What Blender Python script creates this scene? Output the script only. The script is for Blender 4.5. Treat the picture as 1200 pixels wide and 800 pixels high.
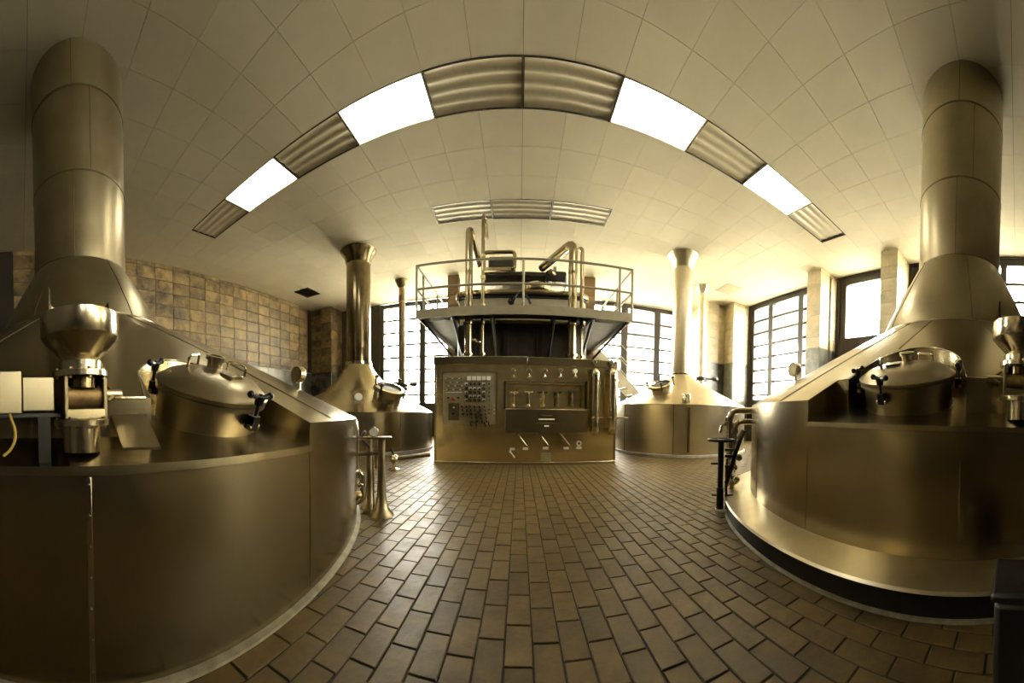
import bpy, math, random
from mathutils import Matrix, Vector

# ------------------------------------------------------------------ scene, camera, world, exposure
for o in list(bpy.data.objects):
    bpy.data.objects.remove(o, do_unlink=True)
S = bpy.context.scene
COL = S.collection
rnd = random.Random(7)
PI = math.pi
F, PX0, PY0, PITCH, ROLL, EYE = 372.0284, 608.5688, 492.4708, -2.36e-2, -1.09e-2, 0.9   # cylindrical panorama

cd = bpy.data.cameras.new('camera')
cam = bpy.data.objects.new('camera', cd)
COL.objects.link(cam)
cd.type = 'PANO'
cd.panorama_type = 'CENTRAL_CYLINDRICAL'
cd.central_cylindrical_range_u_min = -PX0 / F
cd.central_cylindrical_range_u_max = (1200 - PX0) / F
cd.central_cylindrical_range_v_min = -(800 - PY0) / F
cd.central_cylindrical_range_v_max = PY0 / F
cd.central_cylindrical_radius = 1.0
cd.clip_start = 0.02
cd.clip_end = 300
RC = Matrix.Rotation(PITCH, 3, 'X') @ Matrix.Rotation(ROLL, 3, 'Y')
CM = Matrix((RC @ Vector((1, 0, 0)), RC @ Vector((0, 0, 1)), -(RC @ Vector((0, 1, 0))))).transposed().to_4x4()
CM.translation = (0, 0, EYE)
cam.matrix_world = CM
S.camera = cam

world = bpy.data.worlds.new('overcast_sky')
S.world = world
world.use_nodes = True
bg = world.node_tree.nodes['Background']
bg.inputs[0].default_value = (1.0, 0.955, 0.83, 1)
bg.inputs[1].default_value = 26.0

S.view_settings.view_transform = 'Standard'
S.view_settings.look = 'None'
S.view_settings.gamma = 1.0
S.view_settings.use_curve_mapping = False
S.view_settings.exposure = 1.1
LAMP_STRENGTH = 7.0
S.cycles.max_bounces = 10
S.cycles.diffuse_bounces = 5
S.cycles.glossy_bounces = 6
S.cycles.transparent_max_bounces = 12
S.cycles.caustics_reflective = False
S.cycles.caustics_refractive = False
S.cycles.sample_clamp_indirect = 6.0


def portal(name, loc, rot, sx, sy):
    """light portal: guides the sampling of the daylight through a window, gives off no light"""
    l = bpy.data.lights.new(name, 'AREA')
    l.shape = 'RECTANGLE'
    l.size, l.size_y = sx, sy
    l.cycles.is_portal = True
    o = bpy.data.objects.new(name, l)
    o.location = loc
    o.rotation_euler = rot
    COL.objects.link(o)


portal('daylight_portal', (0.5, 11.75, 3.1), (-PI / 2, 0, 0), 12.0, 4.4)
portal('daylight_portal', (8.3, 3.7, 3.2), (0, PI / 2, 0), 4.4, 12.0)


# ------------------------------------------------------------------ helpers
def ray(px, py):
    th = (px - PX0) / F
    return (RC @ Vector((math.sin(th), math.cos(th), (PY0 - py) / F))).normalized()


def at_z(px, py, z=0.0):
    v = ray(px, py)
    return Vector((0, 0, EYE)) + v * ((z - EYE) / v.z)


def at_y(px, py, y):
    v = ray(px, py)
    return Vector((0, 0, EYE)) + v * (y / v.y)


def at_d(px, py, d):
    v = ray(px, py)
    return Vector((0, 0, EYE)) + v * (d / math.hypot(v.x, v.y))


def tag(o, label=None, cat=None, group=None, kind=None):
    if label: o['label'] = label
    if cat: o['category'] = cat
    if group: o['group'] = group
    if kind: o['kind'] = kind
    return o


def thing(name, loc, label, cat, group=None, kind=None):
    o = bpy.data.objects.new(name, None)
    o.empty_display_size = 0.1
    o.location = loc
    COL.objects.link(o)
    return tag(o, label, cat, group, kind)


def wloc(o):
    v = Vector((0, 0, 0))
    while o is not None:
        v += o.location
        o = o.parent
    return v


def perp(d):
    d = d.normalized()
    a = Vector((0, 0, 1)) if abs(d.z) < 0.9 else Vector((1, 0, 0))
    u = d.cross(a).normalized()
    return u, d.cross(u).normalized()


class MB:
    def __init__(s):
        s.v, s.f = [], []

    def add(s, vs, fs, M=None):
        b = len(s.v)
        s.v += [tuple(M @ Vector(p)) for p in vs] if M is not None else [tuple(p) for p in vs]
        s.f += [tuple(b + i for i in f) for f in fs]
        return s

    def box(s, x0, x1, y0, y1, z0, z1, M=None):
        vs = [(x0, y0, z0), (x1, y0, z0), (x1, y1, z0), (x0, y1, z0), (x0, y0, z1), (x1, y0, z1), (x1, y1, z1), (x0, y1, z1)]
        return s.add(vs, [(3, 2, 1, 0), (4, 5, 6, 7), (0, 1, 5, 4), (1, 2, 6, 5), (2, 3, 7, 6), (3, 0, 4, 7)], M)

    def cyl(s, p0, p1, r0, r1=None, n=16, M=None, caps=True):
        p0, p1 = Vector(p0), Vector(p1)
        r1 = r0 if r1 is None else r1
        u, w = perp(p1 - p0)
        vs = []
        for p, r in ((p0, r0), (p1, r1)):
            for i in range(n):
                a = 2 * PI * i / n
                vs.append(p + (u * math.cos(a) + w * math.sin(a)) * r)
        fs = [(i, (i + 1) % n, n + (i + 1) % n, n + i) for i in range(n)]
        if caps:
            fs += [tuple(range(n - 1, -1, -1)), tuple(range(n, 2 * n))]
        return s.add(vs, fs, M)

    def tube(s, pts, r, n=8, M=None, closed=False):
        pts = [Vector(p) for p in pts]
        k = len(pts)
        vs, fs = [], []
        u = None
        for i, p in enumerate(pts):
            if closed:
                t = (pts[(i + 1) % k] - pts[i - 1]).normalized()
            elif i == 0:
                t = (pts[1] - p).normalized()
            elif i == k - 1:
                t = (p - pts[i - 1]).normalized()
            else:
                t = ((pts[i + 1] - p).normalized() + (p - pts[i - 1]).normalized()).normalized()
            if u is None:
                u, w = perp(t)
            else:
                u = (u - t * u.dot(t)).normalized()
                w = t.cross(u)
            for j in range(n):
                a = 2 * PI * j / n
                vs.append(p + (u * math.cos(a) + w * math.sin(a)) * r)
        for i in range(k if closed else k - 1):
            i2 = (i + 1) % k
            for j in range(n):
                j2 = (j + 1) % n
                fs.append((i * n + j, i * n + j2, i2 * n + j2, i2 * n + j))
        if not closed:
            fs += [tuple(range(n - 1, -1, -1)), tuple(range((k - 1) * n, k * n))]
        return s.add(vs, fs, M)

    def lathe(s, prof, c=(0, 0), n=48, a0=0.0, a1=2 * PI, M=None):
        full = abs(a1 - a0 - 2 * PI) < 1e-6
        cols = n if full else n + 1
        k = len(prof)
        vs = []
        for i in range(cols):
            a = a0 + (a1 - a0) * i / n
            for r, z in prof:
                vs.append((c[0] + r * math.cos(a), c[1] + r * math.sin(a), z))
        fs = []
        for i in range(n):
            i2 = (i + 1) % cols
            for j in range(k - 1):
                fs.append((i * k + j, i2 * k + j, i2 * k + j + 1, i * k + j + 1))
        return s.add(vs, fs, M)

    def ball(s, c, rx, ry=None, rz=None, n=14, m=8, M=None):
        ry = rx if ry is None else ry
        rz = rx if rz is None else rz
        vs, fs = [], []
        for j in range(m + 1):
            t = PI * j / m
            for i in range(n):
                a = 2 * PI * i / n
                vs.append((c[0] + rx * math.sin(t) * math.cos(a), c[1] + ry * math.sin(t) * math.sin(a), c[2] + rz * math.cos(t)))
        for j in range(m):
            for i in range(n):
                i2 = (i + 1) % n
                fs.append((j * n + i, (j + 1) * n + i, (j + 1) * n + i2, j * n + i2))
        return s.add(vs, fs, M)

    def build(s, name, mat, parent=None, angle=35, bevel=0.0, M=None, origin=None):
        o0 = origin if origin is not None else (wloc(parent) if parent is not None else Vector((0, 0, 0)))
        o0 = Vector(o0)
        vs = s.v if M is None else [tuple(M @ Vector(p)) for p in s.v]
        vs = [(p[0] - o0.x, p[1] - o0.y, p[2] - o0.z) for p in vs]
        me = bpy.data.meshes.new(name)
        me.from_pydata(vs, [], s.f)
        me.validate()
        me.materials.append(mat)
        me.shade_smooth()
        me.set_sharp_from_angle(angle=math.radians(angle))
        ob = bpy.data.objects.new(name, me)
        if parent is not None:
            ob.parent = parent
            ob.location = o0 - wloc(parent)
        else:
            ob.location = o0
        COL.objects.link(ob)
        if bevel:
            bv = ob.modifiers.new('bevel', 'BEVEL')
            bv.width = bevel
            bv.segments = 2
            bv.limit_method = 'ANGLE'
        return ob


def fillet(pts, r, k=5):
    pts = [Vector(p) for p in pts]
    out = [pts[0]]
    for i in range(1, len(pts) - 1):
        a, b, c = pts[i - 1], pts[i], pts[i + 1]
        d1, d2 = (a - b), (c - b)
        q = min(r, d1.length * 0.49, d2.length * 0.49)
        p, e = b + d1.normalized() * q, b + d2.normalized() * q
        for j in range(k + 1):
            t = j / k
            out.append(p * (1 - t) ** 2 + b * 2 * t * (1 - t) + e * t * t)
    out.append(pts[-1])
    return out


def polar(c, r, a, z):
    return Vector((c[0] + r * math.cos(a), c[1] + r * math.sin(a), z))


# ------------------------------------------------------------------ materials (all procedural)
def mat(name, col, rough=0.5, metal=0.0, var=0.0, vscale=6.0, bump=0.0, bscale=40.0, stretch=(1, 1, 1), rvar=0.0, randobj=0.0, spots=0.0, sscale=3.0, scol=(0.05, 0.04, 0.02)):
    m = bpy.data.materials.new(name)
    m.use_nodes = True
    nt = m.node_tree
    b = nt.nodes['Principled BSDF']
    b.inputs['Roughness'].default_value = rough
    b.inputs['Metallic'].default_value = metal
    b.inputs['Base Color'].default_value = (*col, 1)
    tc = nt.nodes.new('ShaderNodeTexCoord')
    mp = nt.nodes.new('ShaderNodeMapping')
    mp.inputs['Scale'].default_value = stretch
    nt.links.new(tc.outputs['Object'], mp.inputs[0])
    csock = None
    if randobj:
        oi = nt.nodes.new('ShaderNodeObjectInfo')
        vm = nt.nodes.new('ShaderNodeVectorMath')
        vm.operation = 'ADD'
        ml = nt.nodes.new('ShaderNodeMath')
        ml.operation = 'MULTIPLY'
        ml.inputs[1].default_value = 50.0
        nt.links.new(oi.outputs['Random'], ml.inputs[0])
        nt.links.new(mp.outputs[0], vm.inputs[0])
        nt.links.new(ml.outputs[0], vm.inputs[1])
        vec = vm.outputs[0]
    else:
        vec = mp.outputs[0]
    if var:
        nz = nt.nodes.new('ShaderNodeTexNoise')
        nz.inputs['Scale'].default_value = vscale
        nz.inputs['Detail'].default_value = 6
        nz.inputs['Roughness'].default_value = 0.6
        nt.links.new(vec, nz.inputs['Vector'])
        rp = nt.nodes.new('ShaderNodeValToRGB')
        rp.color_ramp.elements[0].position = 0.3
        rp.color_ramp.elements[1].position = 0.7
        rp.color_ramp.elements[0].color = (*[max(0, c * (1 - var)) for c in col], 1)
        rp.color_ramp.elements[1].color = (*[min(1, c * (1 + var)) for c in col], 1)
        nt.links.new(nz.outputs['Fac'], rp.inputs[0])
        csock = rp.outputs[0]
        if rvar:
            mr = nt.nodes.new('ShaderNodeMapRange')
            mr.inputs['From Min'].default_value = 0.3
            mr.inputs['From Max'].default_value = 0.7
            mr.inputs['To Min'].default_value = max(0.02, rough - rvar)
            mr.inputs['To Max'].default_value = min(1, rough + rvar)
            nt.links.new(nz.outputs['Fac'], mr.inputs['Value'])
            nt.links.new(mr.outputs[0], b.inputs['Roughness'])
    if spots:
        n2 = nt.nodes.new('ShaderNodeTexNoise')
        n2.inputs['Scale'].default_value = sscale
        n2.inputs['Detail'].default_value = 8
        n2.inputs['Roughness'].default_value = 0.7
        nt.links.new(vec, n2.inputs['Vector'])
        r2 = nt.nodes.new('ShaderNodeValToRGB')
        r2.color_ramp.elements[0].position = 0.44
        r2.color_ramp.elements[1].position = 0.66
        r2.color_ramp.elements[0].color = (0, 0, 0, 1)
        r2.color_ramp.elements[1].color = (spots, spots, spots, 1)
        nt.links.new(n2.outputs['Fac'], r2.inputs[0])
        mx = nt.nodes.new('ShaderNodeMixRGB')
        nt.links.new(r2.outputs[0], mx.inputs[0])
        if csock is not None:
            nt.links.new(csock, mx.inputs[1])
        else:
            mx.inputs[1].default_value = (*col, 1)
        mx.inputs[2].default_value = (*scol, 1)
        csock = mx.outputs[0]
    if randobj:
        mr = nt.nodes.new('ShaderNodeMapRange')
        mr.inputs['To Min'].default_value = 1 - randobj
        mr.inputs['To Max'].default_value = 1 + randobj
        nt.links.new(oi.outputs['Random'], mr.inputs['Value'])
        vmul = nt.nodes.new('ShaderNodeMixRGB')
        vmul.blend_type = 'MULTIPLY'
        vmul.inputs[0].default_value = 1.0
        if csock is not None:
            nt.links.new(csock, vmul.inputs[1])
        else:
            vmul.inputs[1].default_value = (*col, 1)
        nt.links.new(mr.outputs[0], vmul.inputs[2])
        csock = vmul.outputs[0]
    if csock is not None:
        nt.links.new(csock, b.inputs['Base Color'])
    if bump:
        nb = nt.nodes.new('ShaderNodeTexNoise')
        nb.inputs['Scale'].default_value = bscale
        nb.inputs['Detail'].default_value = 4
        nt.links.new(vec, nb.inputs['Vector'])
        bp = nt.nodes.new('ShaderNodeBump')
        bp.inputs['Strength'].default_value = bump
        bp.inputs['Distance'].default_value = 0.01
        nt.links.new(nb.outputs['Fac'], bp.inputs['Height'])
        nt.links.new(bp.outputs[0], b.inputs['Normal'])
    return m


STEEL = mat('brushed_steel', (0.36, 0.305, 0.185), 0.245, 1.0, 0.10, 1.6, 0.06, 5.0, rvar=0.02)
STEEL_DUCT = mat('duct_sheet_steel', (0.36, 0.31, 0.195), 0.34, 1.0, 0.12, 2.5, 0.03, 6.0, rvar=0.05)
STEEL_LID = mat('satin_lid_steel', (0.40, 0.345, 0.225), 0.33, 1.0, 0.08, 5.0, 0.04, 60.0, rvar=0.04)
PLINTH = mat('plinth_steel', (0.85, 0.78, 0.6), 0.3, 1.0, 0.08, 4.0, 0.03, 8.0)
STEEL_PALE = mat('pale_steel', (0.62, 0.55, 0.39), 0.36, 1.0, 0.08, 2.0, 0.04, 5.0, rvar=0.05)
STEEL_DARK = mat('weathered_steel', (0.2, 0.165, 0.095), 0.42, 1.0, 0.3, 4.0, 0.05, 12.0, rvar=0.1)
STEEL_BRIGHT = mat('polished_steel', (0.6, 0.53, 0.37), 0.2, 1.0, 0.06, 9.0, rvar=0.06)
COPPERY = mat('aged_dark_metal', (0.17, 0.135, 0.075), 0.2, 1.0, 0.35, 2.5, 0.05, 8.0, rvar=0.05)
PANEL_STEEL = mat('control_panel_steel', (0.78, 0.65, 0.36), 0.2, 1.0, 0.15, 3.0, 0.04, 3.0, rvar=0.05)
PANEL_LIGHT = mat('instrument_plate', (0.42, 0.37, 0.22), 0.4, 0.6, 0.1, 10.0)
BLACK = mat('black_plastic', (0.008, 0.0075, 0.006), 0.38)
BLACKIRON = mat('black_painted_iron', (0.018, 0.016, 0.012), 0.45, 0.2, 0.3, 8.0)
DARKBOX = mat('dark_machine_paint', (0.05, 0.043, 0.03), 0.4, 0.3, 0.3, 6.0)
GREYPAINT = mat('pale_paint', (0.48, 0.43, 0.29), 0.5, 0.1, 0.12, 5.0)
DECKPAINT = mat('deck_plate', (0.09, 0.08, 0.05), 0.6, 0.2, 0.3, 8.0, 0.2, 60.0)
RAILPAINT = mat('rail_paint', (0.30, 0.265, 0.17), 0.45, 0.2, 0.1, 6.0)
BRASS = mat('old_brass', (0.55, 0.44, 0.2), 0.35, 1.0, 0.2, 12.0)
RED = mat('red_lamp_cover', (0.45, 0.08, 0.03), 0.35)
WHITEPL = mat('white_button', (0.85, 0.82, 0.68), 0.4)
ROLLER = mat('rusty_roller', (0.33, 0.22, 0.09), 0.5, 0.6, 0.4, 9.0, 0.2, 30.0, spots=0.7, sscale=7.0)
FLOORTILE = mat('clinker_floor_tile', (0.115, 0.077, 0.024), 0.45, 0.0, 0.28, 9.0, 0.22, 26.0, rvar=0.1, randobj=0.18, spots=0.55, sscale=6.0, scol=(0.05, 0.034, 0.014))
FLOORTILE2 = mat('clinker_floor_tile_field', (0.115, 0.077, 0.024), 0.45, 0.0, 0.3, 5.0, 0.2, 26.0, rvar=0.1, spots=0.4, sscale=3.0, scol=(0.06, 0.04, 0.016))
for _m in (FLOORTILE, FLOORTILE2):
    _m.node_tree.nodes['Principled BSDF'].inputs['Specular IOR Level'].default_value = 0.35
GROUT = mat('dark_grout', (0.035, 0.027, 0.014), 0.9, 0.0, 0.3, 20.0)
CEILP = mat('ceiling_board', (0.80, 0.725, 0.53), 0.75, 0.0, 0.05, 1.5, 0.05, 60.0, randobj=0.015)
CEILP2 = mat('ceiling_board_field', (0.80, 0.725, 0.53), 0.75, 0.0, 0.05, 1.5)
PLENUM = mat('ceiling_slab', (0.12, 0.10, 0.06), 0.9)
WALLTILE = mat('glazed_wall_tile', (0.19, 0.13, 0.05), 0.42, 0.0, 0.35, 3.5, 0.1, 12.0, rvar=0.1, randobj=0.3, spots=0.95, sscale=2.2, scol=(0.02, 0.013, 0.006))
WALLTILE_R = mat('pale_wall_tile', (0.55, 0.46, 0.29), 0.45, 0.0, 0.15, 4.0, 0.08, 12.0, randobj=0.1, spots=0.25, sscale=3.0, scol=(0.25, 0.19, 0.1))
WALLBASE = mat('wall_grout', (0.02, 0.014, 0.007), 0.9)
WALLDARK = mat('dark_rear_wall', (0.04, 0.03, 0.016), 0.7, 0.0, 0.3, 3.0)
MARBLE = mat('dark_green_marble', (0.055, 0.058, 0.042), 0.25, 0.0, 0.6, 3.0, rvar=0.05, spots=0.5, sscale=2.0, scol=(0.2, 0.19, 0.15))
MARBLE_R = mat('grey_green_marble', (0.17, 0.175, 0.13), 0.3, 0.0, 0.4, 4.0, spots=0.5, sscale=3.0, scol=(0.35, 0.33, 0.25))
FRAME = mat('dark_window_frame', (0.03, 0.025, 0.016), 0.5, 0.1)
CURB = mat('pale_curb', (0.28, 0.25, 0.17), 0.6, 0.0, 0.3, 15.0)
WHITECURB = mat('white_curb', (0.7, 0.66, 0.53), 0.55, 0.0, 0.15, 10.0)
DIFFUSER = mat('unlit_diffuser', (0.78, 0.70, 0.50), 0.35, 0.0, 0.06, 8.0)
BROWNPIER = mat('brown_pier', (0.15, 0.095, 0.035), 0.6, 0.0, 0.2, 5.0, randobj=0.15)
YELLOW = mat('yellow_cable_sheath', (0.55, 0.38, 0.08), 0.45)
FACADE = mat('anthracite_cladding', (0.022, 0.0205, 0.02), 0.8, 0.0, 0.1, 0.5)
ROOFOUT = mat('outside_dark_glass', (0.012, 0.011, 0.011), 0.8)
GROUND = mat('outside_paving', (0.8, 0.76, 0.65), 0.9, 0.0, 0.1, 0.3)

LAMP = bpy.data.materials.new('lit_diffuser')
LAMP.use_nodes = True
_nt = LAMP.node_tree
_nt.nodes.clear()
_e = _nt.nodes.new('ShaderNodeEmission')
_e.inputs[0].default_value = (1.0, 0.93, 0.74, 1)
_e.inputs[1].default_value = LAMP_STRENGTH
_o = _nt.nodes.new('ShaderNodeOutputMaterial')
_nt.links.new(_e.outputs[0], _o.inputs[0])

GLASS = bpy.data.materials.new('window_glass')
GLASS.use_nodes = True
_nt = GLASS.node_tree
_nt.nodes.clear()
_t = _nt.nodes.new('ShaderNodeBsdfTransparent')
_t.inputs[0].default_value = (0.96, 0.96, 0.94, 1)
_g = _nt.nodes.new('ShaderNodeBsdfGlossy')
_g.inputs['Roughness'].default_value = 0.03
_w = _nt.nodes.new('ShaderNodeLayerWeight')
_p = _nt.nodes.new('ShaderNodeMath')
_p.operation = 'POWER'
_p.inputs[1].default_value = 4.0
_nt.links.new(_w.outputs['Facing'], _p.inputs[0])
_l = _nt.nodes.new('ShaderNodeMath')
_l.operation = 'MULTIPLY_ADD'
_l.inputs[1].default_value = 0.7
_l.inputs[2].default_value = 0.03
_nt.links.new(_p.outputs[0], _l.inputs[0])
_m = _nt.nodes.new('ShaderNodeMixShader')
_o = _nt.nodes.new('ShaderNodeOutputMaterial')
_nt.links.new(_l.outputs[0], _m.inputs[0])
_nt.links.new(_t.outputs[0], _m.inputs[1])
_nt.links.new(_g.outputs[0], _m.inputs[2])
_nt.links.new(_m.outputs[0], _o.inputs[0])

# ------------------------------------------------------------------ the setting
XL, XR, YB, YF, HC = -8.1, 7.95, 11.35, -2.8, 5.1
VL, VR, RL, RR = (-4.1, 0.82), (4.1, 0.82), (-4.1, 7.4), (4.1, 7.4)
RVL, RVR = 3.17, 2.5

floor = MB().box(XL - 0.3, XR + 0.3, YF - 0.3, YB + 0.3, -0.2, -0.006).build('floor', GROUT)
tag(floor, 'brown clinker tile floor of the brew house', kind='structure')
TW, TL = 0.108, 0.224


def tile_mesh(name, lx, ly, lz, c, m):
    me = bpy.data.meshes.new(name)
    x, y = lx / 2, ly / 2
    vs = [(-x, -y, -lz), (x, -y, -lz), (x, y, -lz), (-x, y, -lz), (-x, -y, -c), (x, -y, -c), (x, y, -c), (-x, y, -c),
          (-x + c, -y + c, 0), (x - c, -y + c, 0), (x - c, y - c, 0), (-x + c, y - c, 0)]
    fs = [(8, 9, 10, 11)]
    for i in range(4):
        j = (i + 1) % 4
        fs += [(i, j, 4 + j, 4 + i), (4 + i, 4 + j, 8 + j, 8 + i)]
    me.from_pydata(vs, [], fs)
    me.materials.append(m)
    return me


tm = tile_mesh('tile', TW - 0.007, TL - 0.007, 0.012, 0.003, FLOORTILE)
cells = []
i0, i1 = int((XL + 0.047) / TW) - 1, int((XR + 0.047) / TW) + 1
for i in range(i0, i1 + 1):
    x = -0.047 + TW * (i + 0.5)
    off = (0.0 if i % 2 else TL / 2) + rnd.uniform(-0.022, 0.022)
    for j in range(int((YF - 1.448) / TL) - 1, int((YB - 1.448) / TL) + 2):
        y = 1.448 + off + TL * (j + 0.5)
        if not (XL < x < XR and YF < y < YB):
            continue
        if math.hypot(x - VL[0], y - VL[1]) < RVL - 0.1 or math.hypot(x - VR[0], y - VR[1]) < 2.62:
            continue
        if math.hypot(x - RL[0], y - RL[1]) < 1.75 or math.hypot(x - RR[0], y - RR[1]) < 1.55:
            continue
        az = math.atan2(x, y)
        d = math.hypot(x, y)
        seen = -1.6 < az < 1.55 and d > 0.9 * F / (800 - PY0 + 14) and not (y > 5.6 and -1.4 < x < 1.6)
        cells.append((not seen, d, x, y))
cells.sort()
for n, (_, d, x, y) in enumerate(cells[:300]):
    o = bpy.data.objects.new('tile', tm)
    o.parent = floor
    o.location = (x, y, rnd.uniform(-0.0015, 0.0005))
    o.rotation_euler = (rnd.uniform(-.004, .004), rnd.uniform(-.004, .004), rnd.uniform(-.012, .012))
    COL.objects.link(o)
fb = MB()
for (_, d, x, y) in cells[300:]:
    a, b, c = (TW - 0.007) / 2, (TL - 0.007) / 2, 0.003
    z = rnd.uniform(-0.001, 0.0004)
    fb.add([(x - a, y - b, -.012), (x + a, y - b, -.012), (x + a, y + b, -.012), (x - a, y + b, -.012),
            (x - a + c, y - b + c, z), (x + a - c, y - b + c, z), (x + a - c, y + b - c, z), (x - a + c, y + b - c, z)],
           [(4, 5, 6, 7), (0, 1, 5, 4), (1, 2, 6, 5), (2, 3, 7, 6), (3, 0, 4, 7)])
tag(fb.build('tile_field', FLOORTILE2, floor, angle=10), kind='stuff')

# ceiling: slab, boards of 0.61 m with open joints, holes for the light troffers
ceil = MB().box(XL - 0.3, XR + 0.3, YF - 0.3, YB + 0.3, HC + 0.16, HC + 0.36).build('ceiling', PLENUM)
tag(ceil, 'pale boarded ceiling of the brew house', kind='structure')
ROW1 = (3.83, 4.49)
ROW2 = (6.34, 6.97)
EDGES1 = [-6.3, -5.04, -3.71, -2.46, -1.235, 0.0, 1.235, 2.47, 3.66, 4.88, 6.1]
EDGES2 = [-1.84, -0.615, 0.615, 1.84]
CP = 0.61
pan = {}
ybands = [ROW1[0] - CP * k for k in range(12, -1, -1)]
ys = [(ROW1[0] - CP * (k + 1), ROW1[0] - CP * k) for k in range(11)] + [ROW1]
yy = ROW1[1]
while yy < ROW2[0] - 0.01:
    ys.append((yy, min(yy + 0.617, ROW2[0])))
    yy += 0.617
ys.append(ROW2)
yy = ROW2[1]
while yy < YB:
    ys.append((yy, min(yy + CP, YB + 0.1)))
    yy += CP
cells = []
for (y0, y1) in ys:
    if y1 < YF or y1 - y0 < 0.05:
        continue
    y0 = max(y0, YF)
    for k in range(-14, 14):
        x0, x1 = k * CP * 1.008, (k + 1) * CP * 1.008
        x0, x1 = max(x0, XL), min(x1, XR)
        if x1 - x0 < 0.03:
            continue
        if (y0, y1) == ROW1:
            if x1 <= EDGES1[0] + .05 or x0 >= EDGES1[-1] - .05:
                x0 = max(x0, EDGES1[-1]) if x0 > 0 else x0
                x1 = min(x1, EDGES1[0]) if x0 < 0 else x1
            else:
                if x0 < EDGES1[0] - .05: x1 = EDGES1[0]
                elif x1 > EDGES1[-1] + .05: x0 = EDGES1[-1]
                else: continue
        if (y0, y1) == ROW2 and x1 > EDGES2[0] + 0.05 and x0 < EDGES2[-1] - 0.05:
            continue
        cx, cy = (x0 + x1) / 2, (y0 + y1) / 2
        az = math.atan2(cx, cy)
        d = math.hypot(cx, cy)
        seen = abs(az) < 1.6 and d > 4.2 * F / (PY0 + 40)
        cells.append((not seen, d, x0, x1, y0, y1))
cells.sort()
cache = {}
J = 0.0023
for n, (_, d, x0, x1, y0, y1) in enumerate(cells[:300]):
    key = (round(x1 - x0, 3), round(y1 - y0, 3))
    if key not in cache:
        a, b = key[0] / 2 - J, key[1] / 2 - J
        mb = MB().box(-a, a, -b, b, 0, 0.014)
        me = bpy.data.meshes.new('panel')
        me.from_pydata(mb.v, [], mb.f)
        me.materials.append(CEILP)
        cache[key] = me
    o = bpy.data.objects.new('panel', cache[key])
    o.parent = ceil
    o.location = ((x0 + x1) / 2, (y0 + y1) / 2, HC + rnd.uniform(-0.001, 0.001))
    COL.objects.link(o)
fb = MB()
for (_, d, x0, x1, y0, y1) in cells[300:]:
    fb.box(x0 + J, x1 - J, y0 + J, y1 - J, HC, HC + 0.014)
tag(fb.build('panel_field', CEILP2, ceil), kind='stuff')

# walls
wl = MB().box(XL - 0.3, XL, YF - 0.3, YB + 0.3, -0.2, HC + 0.2).build('wall_left', WALLBASE)
tag(wl, 'left wall of stained brown glazed tiles above dark marble', kind='structure')
wb = MB()
SILL_B = 1.15
wb.box(XL, XR, YB, YB + 0.3, -0.2, SILL_B)
wb.box(XL, -5.35, YB, YB + 0.3, SILL_B, HC + 0.2)
wb.box(-0.75, 0.75, YB, YB + 0.3, SILL_B, HC + 0.2)
wb.box(6.25, XR, YB, YB + 0.3, SILL_B, HC + 0.2)
wback = wb.build('wall_back', WALLDARK)
tag(wback, 'rear wall with tall dark framed windows', kind='structure')
wf = MB().box(XL - 0.3, XR + 0.3, YF - 0.3, YF, -0.2, HC + 0.2).build('wall_front', WALLDARK)
tag(wf, 'dark wall behind the viewer', kind='structure')
SILL_R = 1.45
wr = MB()
W1 = (5.75, 9.05, SILL_R, 5.08)
W2 = (3.55, 5.12, 3.2, 5.06)
W3 = (-0.35, 2.85, 3.2, 5.06)
yprev = YF - 0.3
for (a, b, z0, z1) in (W3, W2, W1):
    wr.box(XR, XR + 0.3, yprev, a, -0.2, HC + 0.2)
    wr.box(XR, XR + 0.3, a, b, -0.2, z0)
    wr.box(XR, XR + 0.3, a, b, z1, HC + 0.2)
    yprev = b
wr.box(XR, XR + 0.3, yprev, YB + 0.3, -0.2, HC + 0.2)
wright = wr.build('wall_right', WALLDARK)
tag(wright, 'right wall with large windows between tiled pillars', kind='structure')


def tile_part(parent, m, x0, x1, y0, y1, z0, z1, name='tile'):
    c = Vector(((x0 + x1) / 2, (y0 + y1) / 2, (z0 + z1) / 2))
    hx, hy, hz = (x1 - x0) / 2, (y1 - y0) / 2, (z1 - z0) / 2
    return MB().box(c.x - hx, c.x + hx, c.y - hy, c.y + hy, c.z - hz, c.z + hz).build(name, m, parent, bevel=0.004, origin=c)


# left wall tiles
DADO_L = 2.53
cw, ch = 0.548, 0.335
zrow = [HC - 0.12] + [HC - 0.12 - ch * k for k in range(1, 8)]
zb = [HC + 0.02] + zrow
zb = [z for z in zb if z > DADO_L + 0.05] + [DADO_L]
for k in range(-5, 14):
    y0 = 2.63 + cw * k
    y1 = min(y0 + cw, 10.6)
    for a, b in zip(zb[1:], zb[:-1]):
        tile_part(wl, WALLTILE, XL - 0.01, XL + 0.016 + rnd.uniform(-.002, .003), y0 + .007, y1 - .007, a + .007, min(b, HC + .005) - .007)
for k in range(-2, 7):
    MB().box(XL - 0.01, XL + 0.022, 1.5 + 1.3 * k + .003, 1.5 + 1.3 * (k + 1) - .003, 0.0, DADO_L - 0.03).build('marble_slab', MARBLE, wl, bevel=0.003)
MB().box(XL - 0.01, XL + 0.03, -1.1, 10.6, DADO_L - 0.028, DADO_L - 0.002).build('dado_cap', CURB, wl)


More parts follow.
